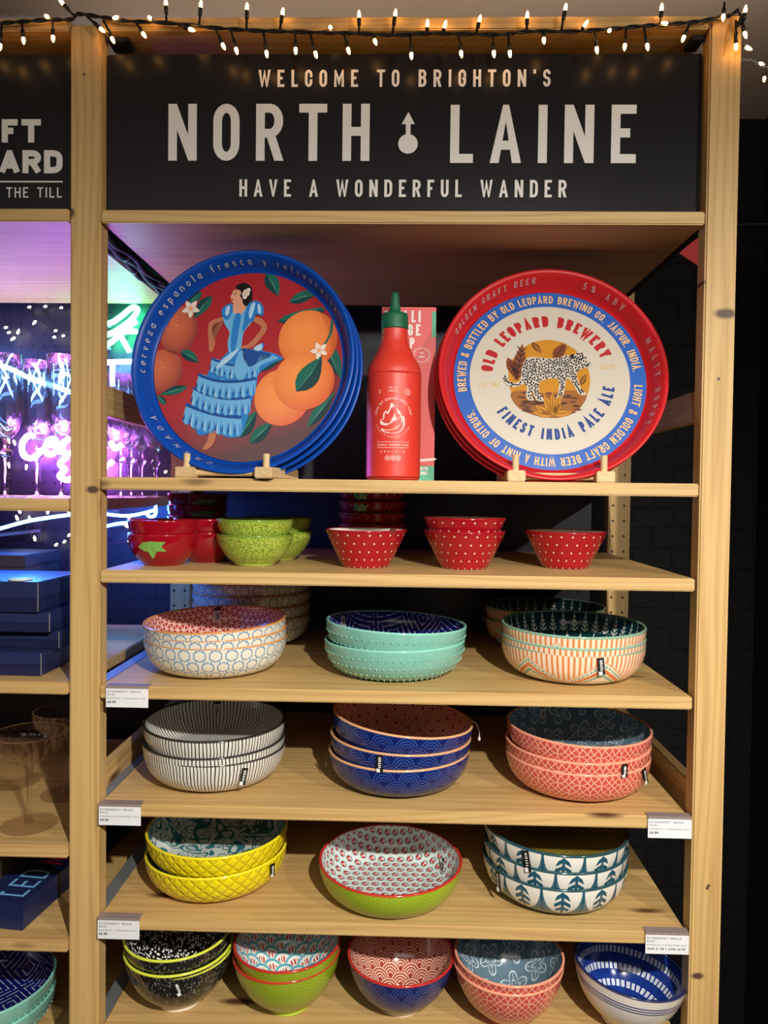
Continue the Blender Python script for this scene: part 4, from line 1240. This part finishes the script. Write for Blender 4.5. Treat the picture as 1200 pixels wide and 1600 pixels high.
def badge(name, polys, mat, off):
    b = bmesh.new(); z0 = zz(653)
    for P in polys:
        P = smooth_path([(x, y, 0) for x, y in c5(P)], 4, True)
        def mp(x, y, z):
            r_ = .0428+off; a = -PI/2+x/r_
            return Vector((r_*math.cos(a), r_*math.sin(a), z0+y))
        poly(b, [(p.x, p.y) for p in P], 0, mp)
    return obj(name, b, mat, bo, recalc=False)
badge('chilli_emblem', [[(262, 1100), (300, 1112), (350, 1110), (400, 1090), (430, 1050), (428, 1010), (445, 1000), (456, 1030), (452, 1080), (425, 1118), (380, 1136), (320, 1134), (280, 1120)],
    [(258, 1060), (268, 1025), (290, 1030), (282, 990), (305, 960), (312, 985), (335, 940), (345, 905), (352, 900), (380, 925), (392, 955), (402, 985), (410, 960), (425, 985), (430, 1005), (410, 1020), (395, 1000), (375, 985), (365, 1010), (340, 1060), (300, 1075)]], BW, .0003)
badge('flame_gap', [[(292, 1045), (312, 1005), (340, 960), (352, 935), (372, 960), (360, 990), (330, 1000), (318, 1030), (300, 1050)], [(385, 985), (400, 1010), (420, 1020), (408, 1030), (380, 1005)]], SAUCE, .0006)

CART = Mat('carton_salmon', .5, srgb(222, 88, 88)).m; CG = plain('carton_green', (80, 172, 136), .5); CW = plain('carton_white', (240, 228, 220), .5)
YB = .122
p0, p1 = at(596, 749, Y=YB), at(674, 749, Y=YB)
bw_, bh_ = .0885, at(636, 480, Y=YB).z-Z['S2']
ca = thing('carton', 'tall salmon pink carton standing behind the sauce bottle', 'box', ((p0.x+p1.x)/2+.001, YB, Z['S2']+.0004))
obj('carton_body', BX((-bw_/2, 0, 0), (bw_/2, .06, bh_), .0008), CART, ca)
b = bmesh.new()
fr_ = lambda z=.0004: (lambda x, y: Vector((x, -z, y)))
def cpx(px): return (at(px, 600, Y=YB).x-ca.location.x)
def cpz(py): return at(636, py, Y=YB).z-Z['S2']
for s, y0, y1, x0, x1 in (('CHILLI', 486, 504, 598, 656), ('SAUCE', 507, 525, 598, 656), ('LAMP', 528, 545, 598, 647)):
    H = cpz(y0)-cpz(y1)
    text(b, s, H, (lambda xx, zz_: (lambda x, y: Vector((xx+x, -.0005, zz_+y))))(cpx(x0), cpz(y1)), width=cpx(x1)-cpx(x0), t=.2, wr=.98)
star = []
for i in range(48):
    r_ = .0115 if i % 3 else .0145
    star.append((cpx(658)+r_*math.cos(i*PI/24)*1.05, cpz(555)+r_*.9*math.sin(i*PI/24)))
t_ = bmesh.new(); ribbon(t_, star+star[:1], .0006)
vm = {v: b.verts.new((v.co.x, -.0005, v.co.y)) for v in t_.verts}
for f in t_.faces: b.faces.new([vm[v] for v in f.verts])
t_.free()
text(b, 'HOT', .0036, lambda x, y: Vector((cpx(659)+x, -.0005, cpz(553.5)+y)), t=.18, wr=1.2, align=.5)
text(b, 'THING', .0036, lambda x, y: Vector((cpx(658)+x, -.0005, cpz(559.5)+y)), t=.18, wr=1.1, align=.5)
text(b, 'WITH', .0055, lambda x, y: Vector((cpx(670)+x, -.0007, cpz(735)+y)), t=.2, wr=1.05, align=1)
text(b, 'LIGHT', .0055, lambda x, y: Vector((cpx(670)+x, -.0007, cpz(742)+y)), t=.2, wr=1.05, align=1)
obj('lettering', b, CW, ca, recalc=False)
b = BX((-bw_/2+.0002, -.0004, 0.0004), (bw_/2-.0002, 0, cpz(728)))
obj('green_panel', b, CG, ca)
obj('green_strip', BX((bw_/2-.007, -.0004, cpz(527)), (bw_/2-.0002, 0, cpz(487))), CG, ca)
b = bmesh.new(); poly(b, [(-.03, 0), (-.01, .004), (.01, .0), (bw_/2-.0004, .003), (bw_/2-.0004, .0065), (.01, .004), (-.01, .008), (-.03, .004)], 0, lambda x, y, z: Vector((x, -.0006, cpz(722)+y)), 3)
obj('white_wave', b, CW, ca, recalc=False)

# ------------------------------------------------------------------ price labels on the shelf edges
HOLD = Mat('label_clip_clear', .25, srgb(140, 124, 120), **{'Alpha': 1.0}).m
CARD = plain('label_card', (226, 226, 228), .5); INKB = plain('label_ink', (40, 38, 40), .6)
def price_label(x0, x1, ytop, zt, label, lines):
    W = .0640
    c = at((x0+x1)/2, ytop, Y=-.006)
    t = thing('price_label', label, 'label', (c.x, -.004, zt+.0012))
    h = .0275
    obj('clip', box(BX((-W/2, .0, -.0006), (W/2, .013, .0006)), (-W/2, -.0012, -.0045), (W/2, .0004, .0006)), HOLD, t)
    o = obj('card', BX((-W/2, -.002, -.0045-h), (W/2, -.0010, -.0040), .0002), CARD, t)
    b = bmesh.new()
    for s, H, yy, tt, wd in lines:
        text(b, s, H, plane_map((-W/2+.0025, -.0022, -.0045-yy), (1, 0, 0), (0, 0, 1)), t=tt, wr=1.35, sp=.2, width=wd)
    obj('lettering', b, INKB, t, recalc=False)
L8 = [('KITCHENCRAFT MIKASA', .0032, .0052, .12, .050), ('BOWL', .0032, .0098, .12, .0125), ('MICROWAVE & DISHWASHER SAFE', .0022, .0150, .13, .058), ('£8.99', .0036, .0212, .24, None)]
L9 = L8[:3]+[('16CM', .0026, .0212, .13, None)]
price_label(165, 232, 1072, Z['S4'], 'white price label below the hexagon bowls', L8)
price_label(153, 221, 1250, Z['S5'], 'white price label below the black lined bowls', L8)
price_label(152, 218, 1435, Z['S6'], 'white price label below the yellow bowls', L8)
price_label(1011, 1083, 1278, Z['S5'], 'white price label below the coral bowls, by the right post', L8)
price_label(1007, 1079, 1455, Z['S6'], 'white price label with two prices below the tree patterned bowls', L8[:3]+[('16CM £7.99 | 21CM £8.99', .0032, .0212, .2, .056)])

# ------------------------------------------------------------------ fairy lights along the top
WIRE = plain('fairy_light_wire', (16, 15, 14), .45)
BULB = emit('fairy_bulb_glow', (1, .46, .10, 1), 28)
def fairy(name, label, Y, wire, bulbs, glow, r=.0026, rw=.0021, hold=.0030, twist=True):
    t = thing(name, label, 'lights', at(*wire[0], Y=Y))
    o = t.location.copy()
    P = smooth_path([at(x, y, Y=Y)-o for x, y in wire], 6)
    b = bmesh.new()
    if twist:
        for s in (0, PI): tube(b, [p+Vector((0, .0016*math.cos(i*.9+s), .0016*math.sin(i*.9+s))) for i, p in enumerate(P)], rw*.75, 6)
    else: tube(b, P, rw, 6)
    obj('cable', b, WIRE, t, True)
    for (bx, by), root in bulbs:
        p = at(bx, by, Y=Y-.004)-o
        q = (at(*root, Y=Y)-o) if root else None
        if q is None: q = min(P, key=lambda a: (a-p).length)
        d = p-q
        if d.length < .008: q = p+Vector((0, .012, .004)); d = p-q
        n_ = d.normalized()
        e_ = p-n_*.006
        h = obj('bulb_holder', tube(bmesh.new(), [q, q+(e_-q)*.5, q+(e_-q)*.55, e_], [rw*.8, rw*.8, hold, hold*.95], 8), WIRE, t, True)
        g = tube(bmesh.new(), [e_-n_*.001, e_+n_*.002, e_+n_*.006, e_+n_*.009, e_+n_*.0105], [r*.75, r, r*.9, r*.5, r*.1], 10)
        obj('bulb', g, glow, h, True)
    return t
wire = [(-60, 40), (-10, 37), (30, 34), (75, 31), (112, 30), (122, 22), (160, 27), (200, 33), (262, 36), (330, 43), (385, 47), (440, 49), (510, 51), (560, 52.5), (612, 55), (665, 52.5), (720, 53), (785, 54), (825, 49), (890, 49), (950, 45.5), (1000, 41), (1040, 38), (1080, 35), (1118, 29), (1142, 24), (1152, 17), (1158, 26), (1152, 40), (1163, 30)]
def hb(x, y, rx=None, ry=None): return ((x, y), (rx, ry) if rx is not None else None)
front = [hb(-30, 66, -30, 38), hb(0, 75, 3, 36), hb(37, 65, 34, 33), hb(83, 62, 82, 32), hb(72, 25, 68, 31), hb(95, 2, 115, 24), hb(161, 48, 136, 26), hb(177, 64, 162, 32), hb(182, 27, 176, 30), hb(233, 27, 230, 35), hb(226, 56, 212, 35), hb(259, 2, 260, 36),
         hb(301, 47, 278, 40), hb(314, 5, 311, 39), hb(350, 74, 336, 44), hb(370, 81, 360, 45), hb(386, 9, 385, 46), hb(417, 86, 411, 48), hb(442, 17, 437, 48), hb(462, 81, 461, 50), hb(494, 87, 484, 51), hb(516, 42, 514, 51), hb(545, 81, 537, 52), hb(561, 21, 561, 52), hb(587, 67, 582, 53),
         hb(618, 19, 613, 54), hb(643, 89, 641, 54), hb(668, 35, 667, 52), hb(696, 37, 692, 52), hb(721, 86, 716, 53), hb(750, 28, 744, 53), hb(772, 86, 769, 54), hb(797, 86, 794, 53), hb(824, 22, 823, 49), hb(850, 65, 849, 49), hb(884, 10, 877, 49), hb(916, 36, 908, 48), hb(933, 80, 928, 47), hb(953, 47, 948, 46),
         hb(976, 75, 978, 44), hb(1012, 75, 1006, 41), hb(1034, 10, 1032, 38), hb(1037, 36, 1046, 38), hb(1067, 62, 1078, 36), hb(1130, 29, 1132, 4), hb(1150, 75, 1150, 32), hb(1165, 56, 1156, 28), hb(1165, 13, 1160, 42), hb(1171, 76, 1160, 71)]
fairy('string_lights', 'string of warm fairy lights on black cable along the top of the shelving', -.012, wire, front, BULB)
fairy('string_lights', 'short end of fairy lights right of the right post', .25, [(1130, 90), (1160, 93), (1176, 94), (1186, 101), (1198, 106), (1215, 112), (1260, 120)], [hb(1191, 100, 1184, 98), hb(1194, 125, 1196, 107), hb(1228, 132, 1226, 114)], BULB)

# ------------------------------------------------------------------ glassware and neon in the left bay
GLASS = glass('clear_glass')
PINKGL = glass('rose_tinted_glass', (.99, .965, .96, 1), bent=.28)
def flute(label=None):
    t = thing('champagne_flute', 'flute', 'glass')
    T = .0013
    out = [(.004, .093), (.010, .097), (.018, .108), (.0228, .125), (.0243, .150), (.0238, .195), (.0228, .227)]
    inn = [(r-T, z) for r, z in out[::-1][:-2]]+[(.006, .0995), (0, .098)]
    obj('glass_bowl', lathe(bmesh.new(), [(0, .0925)]+out+[(.0222, .2276)]+inn, 40), GLASS, t, True)
    st_ = [(0, .0035), (.0042, .004), (.0034, .012), (.0033, .056), (.005, .060), (.0033, .0615)]
    st_ += [(.0033+.0062*math.sin(PI*k/8), .0615+.0185*k/8) for k in range(1, 8)]+[(.0033, .080), (.005, .0815), (.0034, .083), (.004, .093), (0, .0932)]
    obj('beaded_stem', lathe(bmesh.new(), st_, 24), GLASS, t, True)
    obj('foot', lathe(bmesh.new(), [(0, 0), (.030, 0), (.0312, .0008), (.030, .0016), (.012, .0028), (.004, .0042), (0, .0043)], 40), GLASS, t, True)
    return t
ZL = {'L2': 1.4852+.0004, 'L3': 1.2085+.0004, 'L4': .9584+.0004, 'L5': .8132+.0004, 'L6': .58+.0004}
def onx(px, Y, z): return at(px, 700, Y=Y).x
spots = [(10, .075, 'champagne flute farthest from the post of the front three'), (59, .135, 'champagne flute in the middle of the front three'), (96, .080, 'champagne flute beside the post, half hidden by it'),
         (187, .27, 'beaded flute nearest the post in the row beyond it'), (203, .335, 'second beaded flute in the row beyond the post'), (220, .395, 'third beaded flute in the row beyond the post'), (243, .455, 'farthest beaded flute in the row, beside the blue tray')]
fl0 = flute()
for i, (px, Y, l) in enumerate(spots):
    loc = (onx(px, Y, 0), Y, ZL['L2'])
    if i == 0: fl0.location = loc; fl0['label'] = l; fl0['group'] = 'champagne flutes'
    else: dup(fl0, loc, (0, 0, i), l, 'champagne flutes')
def coupe():
    t = thing('coupe_glass', 'coupe', 'glass')
    T = .0016
    out = [(.006, .100), (.020, .103), (.036, .111), (.048, .122), (.0545, .136), (.0560, .150)]
    out = [(p.x, p.y) for p in smooth_path([(r, z, 0) for r, z in out], 4)]
    inn = [(max(0, r-T), z+.0006) for r, z in out[::-1] if r > .012]+[(0, .1028)]
    rib = lambda a, r, z: 1+.022*math.cos(22*a+z*95)*min(1, max(0, (z-.101)/.01)) if r > .012 and z > .1 else 1
    obj('ribbed_bowl', lathe(bmesh.new(), [(0, .0995)]+out+inn, 176, None, rib), PINKGL, t, True)
    obj('stem', lathe(bmesh.new(), [(0, .003), (.0075, .0035), (.0062, .012), (.0038, .020), (.0042, .06), (.0058, .090), (.0085, .0955), (.006, .100), (0, .1003)], 24), PINKGL, t, True)
    obj('foot', lathe(bmesh.new(), [(0, 0), (.0425, 0), (.0438, .0009), (.0425, .0018), (.016, .003), (.0075, .0042), (0, .0044)], 56), PINKGL, t, True)
    return t
cg = coupe()
p_ = at(46, 1288, Z=ZL['L4'])
cg.location = (p_.x, p_.y, ZL['L4']); cg['label'] = 'rose tinted ribbed coupe glass at the front of its shelf'; cg['group'] = 'coupe glasses'
p_ = at(104, 1240, Z=ZL['L4'])
dup(cg, (min(p_.x, -.096), p_.y, ZL['L4']), (0, 0, .3), 'rose tinted coupe glass half hidden behind the post', 'coupe glasses')

# neon lettering
PNEON = emit('pink_neon', (.55, .13, 1, 1), 85); GNEON = emit('green_neon', (.06, 1, .36, 1), 34); BNEON = emit('blue_neon_rope', (.03, .16, 1, 1), 120); WNEON = emit('white_blue_neon', (.16, .42, 1, 1), 70)
def neon(name, label, Y, strokes, mat, r=.0052):
    o = at(*strokes[0][0], Y=Y)
    b = bmesh.new()
    t = thing(name, label, 'neon sign', o)
    for s in strokes:
        P = smooth_path([at(x, y, Y=Y)-o for x, y in s], 6)
        obj('neon_tube', tube(bmesh.new(), P, r, 10), mat, t, True)
    for s in strokes:
        p = at(*s[0], Y=Y)-o
        obj('wall_clip', BX(p+Vector((-.003, .003, -.003)), p+Vector((.003, .531-Y, .003))), plain('clip_clear', (120, 120, 130)), t)
    return t
s6 = lambda L: [(x*.2937, 330+y*.2937) for x, y in L]
neon('neon_sign', 'pink neon handwriting glowing behind the champagne flutes', .505,
     [s6([(185, 1195), (150, 1195), (118, 1240), (128, 1300), (175, 1312), (225, 1270)]), s6([(262, 1215), (240, 1260), (262, 1295), (305, 1270), (300, 1225), (270, 1212), (258, 1240), (320, 1250)]),
      s6([(372, 1210), (345, 1225), (330, 1260), (350, 1290), (400, 1280)]), s6([(430, 1205), (425, 1290), (470, 1200), (455, 1240), (480, 1290)]), s6([(520, 1230), (500, 1270), (530, 1290), (560, 1250)]), s6([(590, 1225), (612, 1262), (650, 1240)]),
      s6([(352, 1310), (320, 1345), (345, 1375), (318, 1410), (360, 1430), (395, 1410)]), s6([(420, 1330), (420, 1430), (470, 1370), (440, 1440)]), s6([(500, 1330), (520, 1420), (570, 1340)]), s6([(585, 1330), (600, 1345)])], PNEON, .0062)
neon('neon_sign', 'green neon squiggle beyond the post, left of the blue tray', .505,
     [s6([(560, 600), (600, 590), (650, 555), (705, 512), (732, 525), (700, 575), (640, 622), (596, 648), (560, 660)]), s6([(560, 720), (600, 690), (640, 655), (690, 612), (728, 585)]), s6([(640, 660), (662, 700), (690, 748)]), s6([(655, 640), (690, 640), (730, 640)])], GNEON, .0056)
neon('neon_sign', 'white blue neon line running behind the flutes to below the green neon', .505, [s6([(560, 805), (600, 802), (690, 800), (760, 800)]), s6([(600, 802), (598, 860), (598, 930)]), [(-60, 556), (10, 574), (45, 590), (80, 602), (115, 614)]], WNEON, .0052)
br = neon('rope_light', 'blue glowing rope light strung above the navy boxes', .235, [[(-60, 842), (0, 826), (40, 815), (75, 809), (112, 804), (140, 801)]], BNEON, .0030)
br['category'] = 'rope light'
br = neon('rope_light', 'blue glowing rope light beyond the post, above the tomato bowls', .41, [[(150, 801), (200, 806), (242, 797)], [(166, 822), (185, 818), (200, 817), (215, 818)], [(240, 786), (243, 792), (243, 803), (236, 808), (228, 802)]], BNEON, .0030)
br['category'] = 'rope light'
CBULB = emit('cool_fairy_glow', (1, .86, .70, 1), 18)
fairy('string_lights', 'fairy lights on the pegboard above the neon handwriting', .515, [(-30, 560), (10, 525), (40, 480), (60, 505), (85, 520), (70, 478), (100, 482), (120, 520), (90, 528), (60, 550), (20, 520), (4, 490)],
      [hb(8, 512), hb(13, 520), hb(19, 530), hb(29, 517), hb(53, 505), hb(84, 527), hb(98, 525), hb(70, 479), hb(45, 480), hb(95, 481), hb(86, 517), hb(14, 728), hb(41, 731), hb(14, 690), hb(23, 693)], CBULB, .0023, .0009, .0016, False)
fairy('string_lights', 'fairy lights on the blue lit pegboard above the navy boxes', .515, [(-30, 852), (0, 850), (30, 852), (55, 846), (85, 852), (105, 842), (140, 810), (165, 812), (190, 806), (205, 809), (165, 846), (200, 847)],
      [hb(54, 840), hb(87, 852), hb(100, 847), hb(107, 837), hb(46, 809), hb(108, 802), hb(75, 798), hb(30, 797), hb(201, 809), hb(200, 823), hb(203, 843), hb(26, 808)], CBULB, .0026, .0009, .0016, False)
fairy('string_lights', 'two fairy lights low beside the blue tray', .515, [(215, 752), (240, 742), (262, 738), (275, 730), (290, 724)], [hb(258, 738), hb(271, 734)], CBULB, .0026, .0009, .0016, False)

# ------------------------------------------------------------------ navy boxes, packed one on another
NAVY = Mat('navy_card', .42, srgb(34, 42, 82)).m; NAVYD = Mat('navy_card_dark', .42, srgb(26, 28, 66)).m
zb = ZL['L3']
bxs = [(64, .030, .0375, 2, 'lowest navy gift box of the stack on the lit shelf'), (92, .055, .0285, 6, 'second navy gift box up, set back a little'), (77, .036, .0315, 1, 'third navy gift box up in the stack'), (59, .028, .0480, 4, 'deep navy gift box on top of the stack, its lid lit blue')]
for i, (px, Y, h, yaw, l) in enumerate(bxs):
    X = at(px, 990, Y=Y).x
    t = thing('gift_box', l, 'box', (X, Y, zb), (0, 0, math.radians(-yaw*.5)), 'stacked navy boxes')
    obj('box_base', BX((-.24, 0, 0), (0, .16, h*.62), .0012), NAVYD, t)
    obj('box_lid', BX((-.2412, -.0012, h*.45), (.0012, .1612, h), .0015), NAVY, t)
    obj('corner_edge', BX((.0002, -.0018, h*.06), (.0016, -.0008, h*.96)), plain('card_edge_grey', (120, 116, 120), .6), t)
    zb += h+.0004
zt = zb
p_ = at(22, 907, Z=zt+.0015)
b = lathe(bmesh.new(), [(0, 0), (.017, 0), (.0178, .0012), (.017, .0024), (0, .0026)], 32)
tag(obj('coaster', b, plain('coaster_white', (226, 222, 212), .5), None, True, (p_.x, .048, zt)), 'small round white piece lying on the top navy box', 'coaster')
X = at(34, 880, Y=.2).x
t = thing('gift_box', 'dark brown box behind the stack of navy boxes', 'box', (X, .21, ZL['L3']))
obj('box_base', BX((-.2, 0, 0), (0, .14, .155), .0012), plain('brown_card', (62, 50, 54), .5), t)
obj('box_lid', BX((-.2012, -.0012, .150), (.0012, .1412, .172), .0012), plain('brown_card', (62, 50, 54), .5), t)
# light box packages on the shelf below the coupes
z5 = ZL['L5']
pA = at(35, 1455, Z=z5)
t = thing('led_box', 'long navy box lettered LED lying below the coupe glasses', 'box', (pA.x, pA.y, z5), (0, 0, math.radians(-7)))
obj('box_body', BX((-.085, 0, 0), (0, .36, .042), .0012), Mat('navy_print', .35, srgb(24, 36, 78)).m, t)
b = bmesh.new()
text(b, 'LED', .046, lambda x, y: Vector((-.012-y, .020+x, .0424)), t=.10, wr=1.15, sp=.16)
obj('lettering', b, plain('box_blue_letter', (110, 170, 226), .5), t, recalc=False)
b = bmesh.new()
text(b, 'NEON', .046, lambda x, y: Vector((-.012-y, .125+x, .0424)), t=.15, wr=1.15, sp=.16)
obj('lettering', b, plain('box_red_letter', (150, 34, 50), .5), t, recalc=False)
obj('small_print', BX((-.055, .02, .0421), (-.05, .03, .0425)), plain('box_blue_letter', (110, 170, 226), .5), t)
t = thing('led_box', 'grey and white flat box behind the long navy box', 'box', (pA.x-.125, pA.y+.12, z5), (0, 0, math.radians(-4)))
obj('box_body', BX((-.12, 0, 0), (.03, .2, .05), .0012), plain('grey_card', (132, 128, 124), .5), t)
obj('printed_panel', BX((-.115, .004, .05), (.012, .07, .0506)), plain('panel_white', (214, 212, 208), .5), t)
# bowls at the bottom of the left bay
p = bowl('serving_bowl', LOW, .0045, PAT['teal'], PAT['parquet'], R_TEAL, 'lower turquoise bowl on the lowest shelf under the navy LED box', 'turquoise bowls bottom left', dots=[(.3, 64), (.6, 60)])
X = at(78, 1530, Y=.135).x-.1165
p.location = (X, .135, ZL['L6'])
dup(p, (X, .135, ZL['L6']+.027), (0, 0, .9), 'upper turquoise bowl with navy dashed inside, under the navy LED box', 'turquoise bowls bottom left')

# ------------------------------------------------------------------ cables in the gap, pennant
b = bmesh.new()
t = thing('cable_bundle', 'black cables running back in the gap under the sign, beside the blue tray', 'cable', (-.02, .05, 1.892))
for k, (dx, r_) in enumerate(((0, .0065), (-.012, .0055), (.010, .005))):
    P = smooth_path([(dx+.002*math.sin(i*2.1+k), -.01+.045*i, .003*math.cos(i*1.7+k)) for i in range(11)], 4)
    obj('cable', tube(bmesh.new(), P, r_, 8), BLACKM, t, True)
    obj('cable_tie', tube(bmesh.new(), [(dx, .1+.08*k, 0), (dx, .104+.08*k, 0)], r_+.0012, 10), plain('tie_grey', (150, 150, 160)), t)
P = [at(1059, 394, Y=.60), at(1114, 356, Y=.60), at(1114, 431, Y=.60)]
o = P[1]
t = thing('pennant', 'small red triangular pennant hanging behind the right post', 'flag', o)
b = bmesh.new()
fa = [b.verts.new(p_-o) for p_ in P]; bk = [b.verts.new(p_-o+Vector((0, .0012, 0))) for p_ in P]
b.faces.new(fa); b.faces.new(bk[::-1])
for i in range(3): b.faces.new((fa[i], bk[i], bk[(i+1) % 3], fa[(i+1) % 3]))
obj('flag_cloth', b, plain('pennant_red', (206, 60, 66), .7), t)
obj('cord', tube(bmesh.new(), [Vector((.925, .532, at(1000, 440, Y=.603).z))-o, at(1059, 396, Y=.603)-o, at(1114, 352, Y=.603)-o, Vector((1.469, .62, 2.12))-o], .0022, 6), BLACKM, t)
